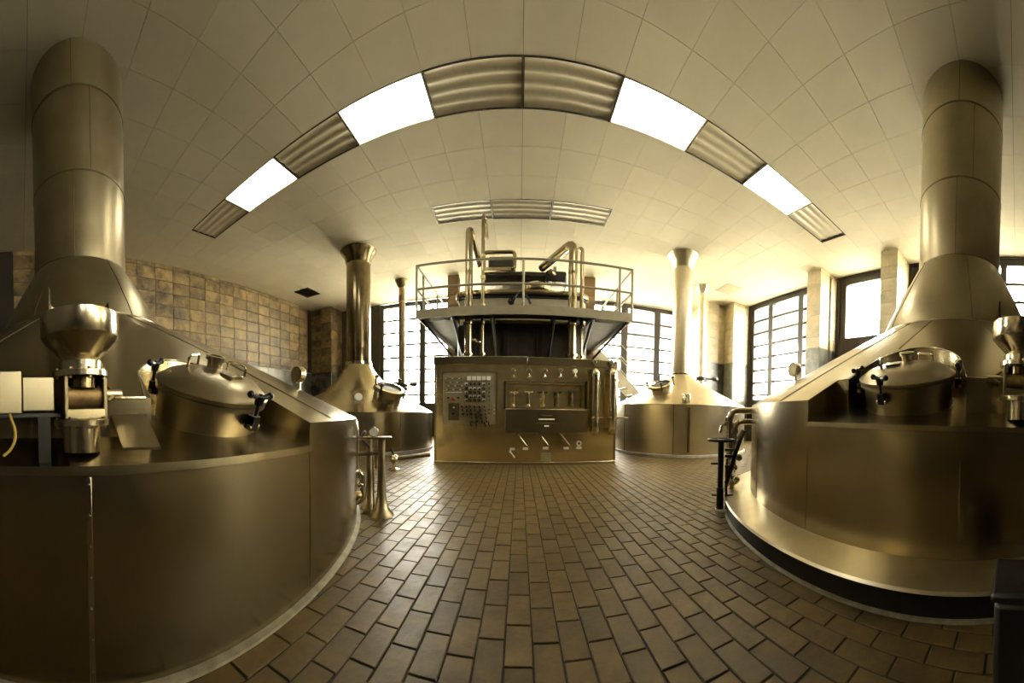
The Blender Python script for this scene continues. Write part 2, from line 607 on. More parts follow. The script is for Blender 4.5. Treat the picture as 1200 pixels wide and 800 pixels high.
def pillar(x0, x1, y0, y1, dado, tmat, mmat, label, splits=1, base_mat=None, rh=0.30, top_off=0.0):
    p = MB().box(x0 + 0.02, x1, y0 + 0.02, y1 - 0.02, 0, HC).build('pillar', WALLBASE)
    tag(p, label, kind='structure')
    z = dado
    rows = []
    while z < HC - 0.02:
        rows.append((z, min(z + rh, HC)))
        z += rh
    for (a, b) in rows:
        for k in range(splits):
            xa, xb = x0 + (x1 - x0) * k / splits, x0 + (x1 - x0) * (k + 1) / splits
            if k == 0:
                tile_part(p, tmat, xa, xa + 0.03, y0, y1, a + .003, b - .003)
                tile_part(p, tmat, xa + 0.034, xb - .003, y0 + rnd.uniform(0, .003), y0 + 0.03, a + .003, b - .003)
            else:
                tile_part(p, tmat, xa + .003, xb - .003, y0 + rnd.uniform(0, .003), y0 + 0.03, a + .003, b - .003)
    MB().box(x0 - 0.004, x0 + 0.03, y0 - 0.004, y1, 0, dado - 0.03).build('marble_slab', mmat, p, bevel=0.003)
    MB().box(x0 + 0.033, x1, y0 - 0.004, y0 + 0.03, 0, dado - 0.03).build('marble_slab', mmat, p, bevel=0.003)
    MB().box(x0 - 0.01, x1, y0 - 0.01, y1, dado - 0.028, dado - 0.002).build('dado_cap', CURB, p)
    return p


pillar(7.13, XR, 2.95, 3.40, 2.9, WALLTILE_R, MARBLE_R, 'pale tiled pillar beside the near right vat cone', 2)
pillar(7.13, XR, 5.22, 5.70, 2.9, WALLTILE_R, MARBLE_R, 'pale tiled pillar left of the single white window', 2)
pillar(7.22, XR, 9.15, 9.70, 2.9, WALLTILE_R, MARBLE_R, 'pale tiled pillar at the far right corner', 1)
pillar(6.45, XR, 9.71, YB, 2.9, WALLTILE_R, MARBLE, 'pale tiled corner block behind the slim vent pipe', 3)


def pillar_left(x0, x1, y0, y1, dado, label):
    p = MB().box(x0, x1 - 0.02, y0 + 0.02, y1, 0, HC).build('pillar', WALLBASE)
    tag(p, label, kind='structure')
    z = dado
    while z < HC - 0.02:
        a, b = z + .003, min(z + 0.335, HC) - .003
        tile_part(p, WALLTILE, x1 - 0.03, x1, y0, y1, a, b)
        tile_part(p, WALLTILE, x0, x0 + 0.5, y0, y0 + 0.03, a, b)
        tile_part(p, WALLTILE, x0 + 0.506, x1 - 0.034, y0, y0 + 0.03, a, b)
        z += 0.335
    MB().box(x1 - 0.03, x1 + 0.004, y0 - 0.004, y1, 0, dado - 0.03).build('marble_slab', MARBLE, p, bevel=0.003)
    MB().box(x0, x1 - 0.033, y0 - 0.004, y0 + 0.03, 0, dado - 0.03).build('marble_slab', MARBLE, p, bevel=0.003)
    MB().box(x1 - 0.008, x1 + 0.012, y0 - 0.012, y0 + 0.008, 0, dado).build('corner_strip', CURB, p)


pillar_left(XL, -7.08, 10.55, YB, 2.5, 'brown tiled corner pillar at the far left')


# windows
def bars(mb, axis, u0, u1, z0, z1, c, t, d):
    if axis == 'y':   # window in a plane y = c
        mb.box(u0, u1, c, c + d, z0, z1)
    else:
        mb.box(c, c + d, u0, u1, z0, z1)


def window(n, axis, c, u0, u1, z0, z1, mull, pitch, label, mw=0.22, fw=0.16, glass_u=None, topw=0.16):
    mb = MB()
    bars(mb, axis, u0, u0 + fw, z0, z1, c, 0, 0.14)
    bars(mb, axis, u1 - fw, u1, z0, z1, c, 0, 0.14)
    bars(mb, axis, u0 + fw, u1 - fw, z1 - topw, z1, c, 0, 0.14)
    bars(mb, axis, u0 + fw, u1 - fw, z0, z0 + 0.10, c, 0, 0.14)
    w = mb.build('window_%d' % n, FRAME, bevel=0.004)
    tag(w, label, kind='structure')
    edges = [u0 + fw] + sum([[m - mw / 2, m + mw / 2] for m in mull], []) + [u1 - fw]
    for m in mull:
        q = MB()
        bars(q, axis, m - mw / 2, m + mw / 2, z0 + 0.10, z1 - topw, c - 0.03, 0, 0.2)
        q.build('mullion', FRAME, w, bevel=0.004)
    zs = [z1 - topw]
    if pitch:
        while zs[-1] - pitch > z0 + 0.2:
            zs.append(zs[-1] - pitch)
    zs.append(z0 + 0.10)
    for a, b in zip(edges[::2], edges[1::2]):
        for zt, zl in zip(zs[:-1], zs[1:]):
            q = MB()
            bars(q, axis, a - 0.005, b + 0.005, zl, zt, c + 0.06, 0, 0.006)
            q.build('pane', GLASS, w)
        for z in zs[1:-1]:
            q = MB()
            bars(q, axis, a, b, z - 0.034, z + 0.034, c + 0.03, 0, 0.06)
            q.build('glazing_bar', FRAME, w)
    return w


window(1, 'y', YB + 0.05, -5.35, -0.75, SILL_B, HC - 0.02, [-3.6, -2.15], 0.48, 'tall dark framed window behind the rear left vat')
window(2, 'y', YB + 0.05, 0.75, 6.25, SILL_B, HC - 0.02, [2.3, 3.85, 5.2], 0.48, 'tall dark framed window behind the rear right vat', mw=0.26)
window(3, 'x', XR + 0.05, W1[0], W1[1], W1[2], W1[3], [6.62, 8.0], 0.457, 'tall barred window beyond the second pillar on the right', mw=0.2)
window(4, 'x', XR + 0.05, W2[0], W2[1], W2[2], W2[3], [], 0, 'single white window between the right pillars', fw=0.2, topw=0.2)
window(5, 'x', XR + 0.05, W3[0], W3[1], W3[2], W3[3], [0.45, 1.7], 0.457, 'barred window behind the near right duct', mw=0.16)

# ------------------------------------------------------------------ outside
gr = MB().box(-80, 80, -40, 120, -1.2, -0.6).build('ground', GROUND)
tag(gr, 'pale paved yard outside the windows', kind='structure')
b1 = thing('office_building', (25, 36, -0.6), 'pale grey building far outside the right rear windows', 'building')
BA, BB = Vector((11.6, 43.5, 0)), Vector((36.9, 25.8, 0))
BM = Matrix.Translation(BA) @ Matrix.Rotation(math.atan2((BB - BA).y, (BB - BA).x), 4, 'Z')
BLEN = (BB - BA).length
MB().box(0, BLEN, 0, 8, -0.6, 11.4).build('base_storey', GROUND, b1, M=BM)
MB().box(-0.3, BLEN + 0.3, -0.3, 8, 11.4, 27.0).build('upper_storey', FACADE, b1, M=BM)
MB().box(-0.6, BLEN + 0.6, -0.6, 8.3, 27.0, 27.6).build('roof', FACADE, b1, M=BM)
for i in range(9):
    for j in range(4):
        MB().box(1.2 + i * 3.3, 2.8 + i * 3.3, -0.38, -0.2, 12.6 + j * 3.6, 14.8 + j * 3.6).build('window', ROOFOUT, b1, M=BM)


# ------------------------------------------------------------------ vats
def cladding(c, R, z_hi, z_lo, rn, zn, re, n0, n1, rm, pm, rb, slope_lo):
    """raised insulated cone with a notch (angles n0..n1) round the manhole; vertical skirts down to the lower deck"""
    def zh(r):
        return z_hi + (R - r) / (R - rn) * (zn - z_hi)

    def zl(r):
        return z_lo + (R - r) * slope_lo - 0.01
    angs = []
    eps = 1e-4
    a = n1
    while a < n0 + 2 * PI - eps:
        angs.append((a, R))
        a += math.radians(2)
    angs.append((n0 + 2 * PI, R))
    st = math.radians(0.5)
    k = int((n1 - n0) / st)
    for i in range(k + 1):
        a = n0 + 2 * PI + (n1 - n0) * i / k
        dl = a - 2 * PI - pm
        r = re
        q = rm * math.sin(dl)
        if abs(q) < rb and math.cos(dl) > 0:
            r = min(re, rm * math.cos(dl) - math.sqrt(rb * rb - q * q))
        angs.append((a, r))
    vs, fs = [], []
    NR = 7
    for (a, ro) in angs:
        for j in range(NR):
            r = rn + (ro - rn) * j / (NR - 1)
            vs.append(polar(c, r, a, zh(r)))
        vs.append(polar(c, ro, a, zl(ro)))
    K = NR + 1
    n = len(angs)
    for i in range(n):
        i2 = (i + 1) % n
        for j in range(K - 1):
            fs.append((i * K + j, i * K + j + 1, i2 * K + j + 1, i2 * K + j))
    mb = MB().add(vs, fs)
    return mb, zh, angs


def manhole(parent, c, R, r, phi, z, tilt, rad, angles, handle_dirs, knob_off, plate_off, zdrop):
    """round hatch: base collar, lid with sub-parts, clamps"""
    n = Vector((math.sin(tilt) * math.cos(phi), math.sin(tilt) * math.sin(phi), math.cos(tilt)))
    t = Vector((-math.sin(phi), math.cos(phi), 0))
    u = t.cross(n)
    M = Matrix((u, t, n)).transposed().to_4x4()
    M.translation = polar(c, r, phi, z)
    rb = rad * 0.93
    mb = MB().lathe([(rb - 0.03, -zdrop), (rb + 0.012, -zdrop), (rb + 0.012, -zdrop + 0.012), (rb, -zdrop + 0.014), (rb, 0.03), (rad, 0.036), (rad, 0.055), (rb - 0.03, 0.055)], n=56, M=M)
    mb.build('manhole_collar', STEEL_LID, parent)
    lid = MB().lathe([(rad - 0.02, 0.057), (rad + 0.004, 0.06), (rad + 0.006, 0.078), (rad - 0.008, 0.088), (rad * 0.93, 0.095), (rad * 0.82, 0.118), (rad * 0.6, 0.139), (rad * 0.3, 0.150), (0.0005, 0.153)], n=56, M=M)
    lid = lid.build('manhole_lid', STEEL_LID, parent, angle=50)

    def dome(q):
        return 0.153 - 0.09 * (q / rad) ** 2.6
    for (a, rr, w) in handle_dirs:
        ca, sa = math.cos(a), math.sin(a)
        p = Vector((ca * rr, sa * rr, dome(rr) - 0.01))
        td = Vector((-sa, ca, 0))
        pts = fillet([p - td * w, p - td * w + Vector((0, 0, .065)), p + td * w + Vector((0, 0, .065)), p + td * w], 0.02)
        MB().tube(pts, 0.0065, 8, M=M).build('lid_handle', STEEL_BRIGHT, lid)
    kx, ky = knob_off
    kz = dome(math.hypot(kx, ky))
    MB().lathe([(0.040, kz - 0.02), (0.040, kz + 0.035), (0.052, kz + 0.038), (0.052, kz + 0.06), (0.034, kz + 0.06), (0.034, kz + 0.04)], n=28, M=M @ Matrix.Translation((kx, ky, 0))).build('sight_glass_ring', STEEL_BRIGHT, lid)
    MB().cyl((kx, ky, kz + 0.03), (kx, ky, kz + 0.044), 0.035, n=24, M=M).build('sight_glass', BLACK, lid)
    qx, qy, qa = plate_off
    qz = dome(math.hypot(qx, qy))
    MB().box(-0.035, 0.035, -0.045, 0.045, -0.012, 0.012, M=M @ Matrix.Translation((qx, qy, qz)) @ Matrix.Rotation(qa, 4, 'Z')).build('nameplate', STEEL_BRIGHT, lid, bevel=0.002)
    for a in angles:
        ca, sa = math.cos(a), math.sin(a)
        e = Vector((ca, sa, 0))
        td = Vector((-sa, ca, 0))
        R0 = Matrix((e, td, Vector((0, 0, 1)))).transposed().to_4x4()
        R0.translation = e * (rad + 0.005)
        q = M @ R0
        m2 = MB()
        m2.box(-0.012, 0.035, -0.022, 0.022, -0.03, 0.035, M=q)
        m2.cyl((0.02, 0, 0.0), (0.02, 0, 0.135), 0.008, n=10, M=q)
        cl = m2.build('lid_clamp', BLACK, parent, bevel=0.003)
        m3 = MB()
        m3.cyl((0.02, 0, 0.085), (0.02, 0, 0.125), 0.018, 0.024, n=12, M=q)
        for s in (-1, 1):
            m3.cyl((0.02, 0, 0.115), (0.02 + s * 0.012, s * 0.045, 0.128), 0.011, 0.013, n=8, M=q)
            m3.ball((0.02 + s * 0.013, s * 0.05, 0.129), 0.017, n=10, m=6, M=q)
        m3.build('wing_nut', BLACK, cl)
        MB().cyl((0.022, -0.03, -0.015), (0.022, 0.03, -0.015), 0.013, n=12, M=q).build('hinge_pin', STEEL_BRIGHT, cl)
    return M


def front_vat(c, R, z_lo, z_hi, rn, zn, rd, zd, re, n0, n1, man, label, curb, seams, sl=0.32):
    t = thing('brewing_vat', (c[0], c[1], 0), label, 'vat')
    MB().lathe([(R, 0.0), (R, z_lo - 0.002)], c, n=160).build('vat_body', STEEL, t)
    MB().lathe([(1.2, z_lo + (R - 1.2) * sl), (R - 0.03, z_lo + 0.03 * sl), (R + 0.012, z_lo), (R + 0.014, z_lo - 0.03), (R - 0.001, z_lo - 0.034)], c, n=160, a0=n0, a1=n1).build('lower_deck', STEEL, t)
    rm, pm, rb = man['r'], man['phi'], man['bite']
    mb, zh, angs = cladding(c, R, z_hi, z_lo, rn, zn, re, n0, n1, rm, pm, rb, sl)
    cl = mb.build('cone_cladding', STEEL, t, angle=30)
    # folded edge along the notch
    pts = []
    for (a, r) in angs:
        if a >= n0 + 2 * PI - 1e-6:
            pts.append(polar(c, r, a, zh(r)))
    MB().tube(pts[::2], 0.006, 6).build('edge_fold', STEEL_BRIGHT, cl)
    MB().tube([polar(c, R, n0 + 2 * PI - math.radians(2.0) * 0 - 0.0, z_lo), polar(c, R, n0, z_hi)], 0.005, 6).build('edge_fold', STEEL_BRIGHT, cl)
    for (a, ra, rb2) in seams:
        MB().tube([polar(c, ra, a, zh(ra) + 0.001), polar(c, rb2, a, zh(rb2) + 0.001)], 0.0035, 6).build('seam', STEEL_DARK, cl)
    # neck and duct in sections
    MB().lathe([(rn + 0.012, zn - 0.012), (rn + 0.012, zn + 0.004), (rn, zn + 0.006), (rn * 0.86 + rd * 0.14, zn + (zd - zn) * 0.18), (rn * 0.42 + rd * 0.58, zn + (zd - zn) * 0.62), (rd + 0.004, zd)], c, n=96).build('flared_neck', STEEL_DUCT, t)
    for k in range(6):
        a = 0.35 + k * PI / 3
        MB().tube([polar(c, rn + 0.002, a, zn + 0.008), polar(c, rn * 0.86 + rd * 0.14 + .002, a, zn + (zd - zn) * 0.18), polar(c, rn * 0.42 + rd * 0.58 + .002, a, zn + (zd - zn) * 0.62), polar(c, rd + 0.006, a, zd)], 0.004, 6).build('neck_seam', STEEL_DARK, t)
    hs = [zd, zd + (HC - zd) * 0.40, zd + (HC - zd) * 0.79, HC + 0.005]
    for a, b in zip(hs[:-1], hs[1:]):
        s = MB().lathe([(rd, a + 0.004), (rd, b - 0.004)], c, n=96).build('duct_section', STEEL_DUCT, t)
        MB().lathe([(rd - 0.004, a - 0.008), (rd + 0.006, a - 0.008), (rd + 0.006, a + 0.008), (rd - 0.004, a + 0.008)], c, n=96).build('duct_seam', STEEL_DARK, s)
        an = math.atan2(-c[1], -c[0]) + (0.25 if a == hs[1] else -0.1)
        MB().tube([polar(c, rd + 0.001, an, a), polar(c, rd + 0.001, an, b)], 0.004, 6).build('duct_seam', STEEL_DARK, s)
    manhole(t, c, R, rm, pm, man['z'], man['tilt'], man['rad'], man['clamps'], man['handles'], man['knob'], man['plate'], man['drop'])
    return t


D2 = math.radians
vl = front_vat(VL, RVL, 0.74, 0.85, 1.025, 1.94, 0.589, 2.69, 2.94, D2(-75), D2(7.5),
               dict(r=2.80, phi=D2(1.2), bite=0.345, z=0.965, tilt=D2(22), rad=0.272, drop=0.125, clamps=[D2(228), D2(8)],
                    handles=[(D2(215), 0.12, 0.06), (D2(100), 0.15, 0.06)], knob=(-0.07, 0.04), plate=(0.09, 0.03, 0.3)),
               'huge near left brewing vat with thick duct and tilted round hatch', True,
               [(D2(13.5), 1.1, 3.14), (D2(-8), 1.1, 2.4), (D2(-30), 1.1, 2.9), (D2(60), 1.1, 3.1)])
vr = front_vat(VR, RVR, 0.88, 1.02, 0.97, 1.95, 0.529, 2.84, 2.24, D2(169.4), D2(252),
               dict(r=2.12, phi=D2(182.7), bite=0.37, z=1.135, tilt=D2(20), rad=0.312, drop=0.14, clamps=[D2(100 - 182.7), D2(172 - 182.7), D2(285 - 182.7)],
                    handles=[(D2(120 - 182.7), 0.17, 0.07), (D2(-30 - 182.7), 0.17, 0.07)], knob=(-0.09, -0.02), plate=(0.06, -0.07, 0.2)),
               'huge near right brewing vat with thick duct and wide metal plinth', True,
               [(D2(161), 1.0, 2.49), (D2(176), 1.0, 1.75), (D2(205), 1.0, 2.22), (D2(225), 1.0, 2.22), (D2(120), 1.0, 2.4)])
# foot rings
MB().lathe([(RVL - 0.05, 0.0), (RVL + 0.034, 0.0), (RVL + 0.03, 0.008), (RVL + 0.012, 0.014), (RVL - 0.002, 0.016)], VL, n=160).build('base_curb', CURB, vl)
MB().lathe([(RVR - 0.02, 0.172), (RVR + 0.005, 0.17), (2.755, 0.14), (2.765, 0.125), (2.74, 0.118)], VR, n=160).build('plinth_cover', PLINTH, vr)
MB().lathe([(2.74, 0.12), (2.745, 0.0), (2.4, 0.0)], VR, n=160).build('plinth_base', BLACKIRON, vr)
MB().lathe([(2.70, 0.0), (2.765, 0.0), (2.76, 0.008), (2.743, 0.014)], VR, n=160).build('base_curb', CURB, vr)
# riveted vertical joint on the left vat, small joints on the walls
a = math.atan2(at_d(105, 600, 0.985).y - VL[1], at_d(105, 600, 0.985).x - VL[0])
q = MB().box(-0.001, 0.006, -0.009, 0.009, 0.03, 0.705, M=Matrix.Translation(polar(VL, RVL - 0.001, a, 0)) @ Matrix.Rotation(a, 4, 'Z'))
js = q.build('joint_strip', STEEL_BRIGHT, vl, bevel=0.002)
for k in range(7):
    MB().ball(polar(VL, RVL + 0.006, a, 0.08 + k * 0.1), 0.005, n=8, m=5).build('rivet', STEEL_BRIGHT, js)
for k, (vt, cc, R_, aa) in enumerate(((vl, VL, RVL, D2(7.5)), (vr, VR, RVR, D2(169.4)), (vr, VR, RVR, D2(150)), (vr, VR, RVR, D2(192)))):
    MB().tube([polar(cc, R_, aa, 0.03 if k == 0 else 0.18), polar(cc, R_, aa, 0.7)], 0.0035, 6).build('joint_strip', STEEL, vt)


# rear vats
def rear_vat(c, R, zw, prof, rch, zc, label, cap_r, m_ch, man_a, man_r, man_z, tilt, STEEL=STEEL, hs=1.0):
    t = thing('brewing_vat', (c[0], c[1], 0), label, 'vat')
    MB().lathe([(R - 0.12, 0.0), (R + 0.03, 0.0), (R + 0.03, 0.05), (R, 0.06)], c, n=96).build('base_curb', WHITECURB, t)
    MB().lathe([(R, 0.05), (R, zw - 0.01), (R + 0.012, zw)], c, n=96).build('vat_body', STEEL, t)
    MB().lathe([(R + 0.012, zw)] + prof, c, n=96).build('cone_roof', STEEL, t)
    for k in range(8):
        a = k * PI / 4 + 0.2
        MB().tube([polar(c, R + 0.001, a, 0.06), polar(c, R + 0.001, a, zw - 0.01)], 0.006, 6).build('joint_strip', STEEL_DARK, t)
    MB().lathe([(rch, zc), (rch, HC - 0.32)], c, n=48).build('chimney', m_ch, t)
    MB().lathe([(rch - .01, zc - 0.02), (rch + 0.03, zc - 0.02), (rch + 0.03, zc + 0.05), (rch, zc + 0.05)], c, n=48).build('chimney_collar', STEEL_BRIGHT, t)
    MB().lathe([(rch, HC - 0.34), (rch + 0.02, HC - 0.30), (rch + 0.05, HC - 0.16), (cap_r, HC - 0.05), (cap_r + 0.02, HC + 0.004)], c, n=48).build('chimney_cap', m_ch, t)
    # hatch
    n = Vector((math.sin(tilt) * math.cos(man_a), math.sin(tilt) * math.sin(man_a), math.cos(tilt)))
    tt = Vector((-math.sin(man_a), math.cos(man_a), 0))
    M = Matrix((tt.cross(n), tt, n)).transposed().to_4x4()
    M.translation = polar(c, man_r, man_a, man_z)
    M = M @ Matrix.Scale(hs, 4)
    MB().lathe([(0.25, -0.12), (0.25, 0.12), (0.29, 0.13), (0.29, 0.16), (0.24, 0.165)], n=36, M=M).build('manhole_collar', STEEL_BRIGHT, t)
    ld = MB().lathe([(0.24, 0.162), (0.17, 0.17), (0.0005, 0.172)], n=36, M=M).build('sight_glass', BLACK, t)
    MB().lathe([(0.28, 0.16), (0.28, 0.19), (0.22, 0.2), (0.21, 0.172)], n=36, M=M).build('lid_ring', STEEL_BRIGHT, ld)
    for k in range(4):
        a = 0.5 + k * PI / 2
        p = Vector((math.cos(a) * 0.3, math.sin(a) * 0.3, 0.1))
        w = MB().cyl(p, p + Vector((0, 0, 0.16)), 0.016, n=8, M=M)
        w.ball(p + Vector((0, 0, 0.18)), 0.04, 0.04, 0.03, n=8, m=6, M=M)
        w.build('lid_clamp', BLACK, t)
    return t


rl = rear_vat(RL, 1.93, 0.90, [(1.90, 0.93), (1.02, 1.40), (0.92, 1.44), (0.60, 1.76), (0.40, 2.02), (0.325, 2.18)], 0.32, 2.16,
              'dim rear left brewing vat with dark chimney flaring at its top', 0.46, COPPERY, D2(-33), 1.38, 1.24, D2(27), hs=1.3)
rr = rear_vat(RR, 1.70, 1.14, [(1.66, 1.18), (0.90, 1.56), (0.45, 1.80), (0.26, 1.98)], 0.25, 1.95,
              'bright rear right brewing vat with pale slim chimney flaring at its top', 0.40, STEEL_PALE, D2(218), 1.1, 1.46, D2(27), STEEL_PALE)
# gauge on the rear left vat, thermometer pocket on the rear right one
g = at_d(420, 466, 7.05)
gz = MB().cyl(g, g + Vector((0.035, -0.05, 0.02)), 0.09, n=24)
gz.build('dial_gauge', WHITEPL, rl)
MB().cyl(g + Vector((0, 0, -0.3)), g, 0.025, n=10).build('gauge_stem', STEEL_BRIGHT, rl)
p = at_d(806, 470, 6.75)
MB().box(p.x - 0.09, p.x + 0.03, p.y - 0.06, p.y + 0.12, p.z - 0.04, p.z + 0.16).build('light_fitting', STEEL_BRIGHT, rr, bevel=0.02)
p = polar(RR, 1.71, math.atan2(at_d(806, 520, 6.75).y - RR[1], at_d(806, 520, 6.75).x - RR[0]), 0)
MB().tube([p + Vector((0, -.03, 0.12)), p + Vector((0, -.03, 1.08))], 0.028, 8).build('drain_pipe', STEEL_DARK, rr)


# ------------------------------------------------------------------ grist hoppers on the front vats
def hopper(c, r, phi, z0, s, face, label, chute, grp):
    b = polar(c, r, phi, z0)
    t = thing('grist_valve', b, label, 'valve')
    c2 = (b.x, b.y)
    MB().lathe([(0.0005, z0), (0.064 * s, z0), (0.064 * s, z0 + 0.085 * s), (0.0005, z0 + 0.085 * s)], c2, n=32).build('lower_pipe', STEEL_BRIGHT, t)
    def flange(z, rad, h):
        MB().lathe([(0.0005, z), (rad, z), (rad, z + h), (0.0005, z + h)], c2, n=36).build('flange', STEEL_BRIGHT, t, bevel=0.002)
        for k in range(8):
            p = polar(c2, rad - 0.012 * s, k * PI / 4 + 0.2, z - 0.008 * s)
            MB().cyl(p, p + Vector((0, 0, h + 0.016 * s)), 0.006 * s, n=6).build('bolt', STEEL_BRIGHT, t)
    flange(z0 + 0.085 * s, 0.093 * s, 0.022 * s)
    R = Matrix.Translation(b) @ Matrix.Rotation(face, 4, 'Z')
    hz = 0.107 * s
    MB().box(-0.05 * s, 0.05 * s, -0.07 * s, 0.07 * s, hz, hz + 0.035 * s, M=R).build('valve_foot', STEEL, t, bevel=0.004)
    MB().cyl((0, -0.062 * s, hz + 0.075 * s), (0, 0.062 * s, hz + 0.075 * s), 0.04 * s, n=28, M=R).build('roller_housing', ROLLER, t)
    for y in (-0.075, 0.061):
        MB().box(-0.05 * s, 0.05 * s, y * s, (y + 0.014) * s, hz, hz + 0.138 * s, M=R).build('side_plate', STEEL_DARK, t, bevel=0.003)
    MB().cyl((0, 0, hz + 0.10 * s), (0, 0, hz + 0.139 * s), 0.056 * s, n=28, M=R).build('throat', COPPERY, t, bevel=0.003)
    for dx, dz in ((0.03, 0.06), (-0.03, 0.06), (0.0, 0.12)):
        MB().tube([(dx * s, 0.085 * s, hz + dz * s), (0.0, 0.135 * s, hz + 0.085 * s)], 0.008 * s, 6, M=R).build('bracket_arm', STEEL, t)
    MB().cyl((0, 0.08 * s, hz + 0.085 * s), (0, 0.15 * s, hz + 0.085 * s), 0.018 * s, n=14, M=R).build('shaft_end', STEEL_BRIGHT, t)
    zf = z0 + hz + 0.138 * s
    flange(zf, 0.093 * s, 0.02 * s)
    MB().lathe([(0.062 * s, zf + 0.02 * s), (0.075 * s, zf + 0.022 * s), (0.075 * s, zf + 0.05 * s), (0.06 * s, zf + 0.052 * s)], c2, n=36).build('neck_ring', STEEL_BRIGHT, t)
    zc = zf + 0.05 * s
    MB().lathe([(0.058 * s, zc), (0.128 * s, zc + 0.075 * s), (0.131 * s, zc + 0.08 * s), (0.131 * s, zc + 0.15 * s), (0.124 * s, zc + 0.152 * s), (0.120 * s, zc + 0.08 * s), (0.05 * s, zc + 0.003 * s)], c2, n=48).build('hopper_bowl', STEEL_BRIGHT, t)
    zt = zc + 0.10 * s
    # cut-open spout standing in the bowl
    vs, fs = [], []
    N = 28
    for i in range(N + 1):
        f = i / N
        a = chute + PI * f
        top = zt + s * (0.11 - 0.014 * math.sin(f * PI))
        if f < 0.12:
            top = zt + s * (0.11 - 0.05 * (1 - f / 0.12) ** 2)
        if f > 0.93:
            top = zt + s * 0.16
        for rr_ in (0.105 * s, 0.101 * s):
            vs += [polar(c2, rr_, a, zt - 0.05 * s), polar(c2, rr_, a, top)]
    for i in range(N):
        k, l = i * 4, (i + 1) * 4
        fs += [(k, l, l + 1, k + 1), (k + 2, k + 3, l + 3, l + 2), (k + 1, l + 1, l + 3, k + 3)]
    MB().add(vs, fs).build('open_spout', STEEL_BRIGHT, t)
    return t, b


hb = at_d(96, 525, 1.13)
rr_ = math.hypot(hb.x - VL[0], hb.y - VL[1])
hopper(VL, rr_, math.atan2(hb.y - VL[1], hb.x - VL[0]), 0.74 + (RVL - rr_) * 0.32 - 0.004, 1.06, D2(11), 'steel grist hopper and roller valve on the near left vat', D2(75), None)
hb = at_d(1194, 484, 1.9)
rr_ = math.hypot(hb.x - VR[0], hb.y - VR[1])
hopper(VR, rr_, math.atan2(hb.y - VR[1], hb.x - VR[0]), 0.88 + (RVR - rr_) * 0.32 - 0.004, 1.28, D2(0), 'steel grist hopper and roller valve on the near right vat', D2(-90), None)

# sheet metal conveyor housing at the left edge and its shelf, cable
p0, p1, p2 = at_d(-40, 455, 1.05), at_d(26, 455, 1.07), at_d(64, 457, 1.09)
t = thing('conveyor_housing', (p1.x, p1.y, 0.78), 'small sheet metal housing left of the grist hopper', 'housing')


def slab(pa, pb, za, zb_, th, m, name, par):
    d = (pb - pa)
    d.z = 0
    L = d.length
    ang = math.atan2(d.y, d.x)
    M = Matrix.Translation((pa.x, pa.y, 0)) @ Matrix.Rotation(ang, 4, 'Z')
    return MB().box(0, L, 0, th, za, zb_, M=M).build(name, m, par, bevel=0.004)


slab(p0, p1, 0.91, 1.055, 0.16, STEEL_DUCT, 'housing_box', t)
slab(p1 + Vector((0.004, 0, 0)), p2, 0.918, 1.035, 0.13, STEEL_DUCT, 'housing_cover', t)
slab(p0, at_d(78, 457, 1.10), 0.895, 0.912, 0.18, BLACKIRON, 'support_shelf', t)
for pp in (p0, p1):
    MB().box(pp.x, pp.x + 0.03, pp.y + 0.05, pp.y + 0.09, 0.74, 0.90).build('support_leg', BLACKIRON, t)
c = [at_d(4, 534, 1.04), at_d(12, 528, 1.04), at_d(18, 516, 1.045), at_d(18, 503, 1.05), at_d(13, 490, 1.055), at_d(11, 484, 1.06)]
tag(MB().tube(fillet(c, 0.03), 0.005, 8).build('power_cable', YELLOW), 'short yellow cable hanging under the metal housing at left', 'cable')

# leaning plate by the left hopper
pa, pb = at_d(131, 488, 1.22), at_d(144, 527, 1.08)
q = Vector((0.05, 0.12, 0.0))
MB().add([pa, pb, pb + q, pa + q, pa + Vector((0, 0, .008)), pb + Vector((0, 0, .008)), pb + q + Vector((0, 0, .008)), pa + q + Vector((0, 0, .008))],
         [(3, 2, 1, 0), (4, 5, 6, 7), (0, 1, 5, 4), (1, 2, 6, 5), (2, 3, 7, 6), (3, 0, 4, 7)]).build('splash_plate', STEEL_LID, vl)
# level instruments behind the cone silhouettes
for (px, py0, py1, vat_, cc, dist, lab) in ((351, 433, 470, vl, VL, 2.75, ''), (932, 428, 462, vr, VR, 3.6, '')):
    pt = at_d(px, py0, dist)
    pb_ = at_d(px, py1, dist)
    nm = 'level instrument with round dial at the back of the near %s vat' % ('left' if vat_ is vl else 'right')
    t = thing('level_gauge', (pb_.x, pb_.y, pb_.z - 0.25), nm, 'gauge')
    s = 0.6 if vat_ is vl else 0.7
    MB().cyl((pb_.x, pb_.y, pb_.z - 0.25), (pb_.x, pb_.y, pt.z - 0.06), 0.022 * s, n=12).build('stem', STEEL_BRIGHT, t)
    e = Vector((pt.x, pt.y, 0)).normalized()
    side = Vector((e.y, -e.x, 0))
    cpt = Vector((pt.x, pt.y, pt.z - 0.07 * s))
    MB().cyl(cpt - side * 0.05 * s - e * .018, cpt + side * 0.02 * s + e * .018, 0.12 * s, n=28).build('dial_case', STEEL_BRIGHT, t, bevel=0.004)
    q = pb_ + side * 0.085 * s
    MB().cyl((q.x, q.y, pb_.z - 0.25), (q.x, q.y, pb_.z + 0.10 * s), 0.035 * s, n=14).build('float_chamber', STEEL_BRIGHT, t)

# ------------------------------------------------------------------ control panel
PA, PB = Vector((-1.475, 5.41, 0)), Vector((1.745, 5.60, 0))
pd = (PB - PA).normalized()
pn = Vector((pd.y, -pd.x, 0))      # towards the viewer
PM = Matrix((pd, -pn, Vector((0, 0, 1)))).transposed().to_4x4()    # local x along, y into the cabinet, z up
PM.translation = PA
PMi = PM.inverted()
PL = (PB - PA).length
PH = 1.87


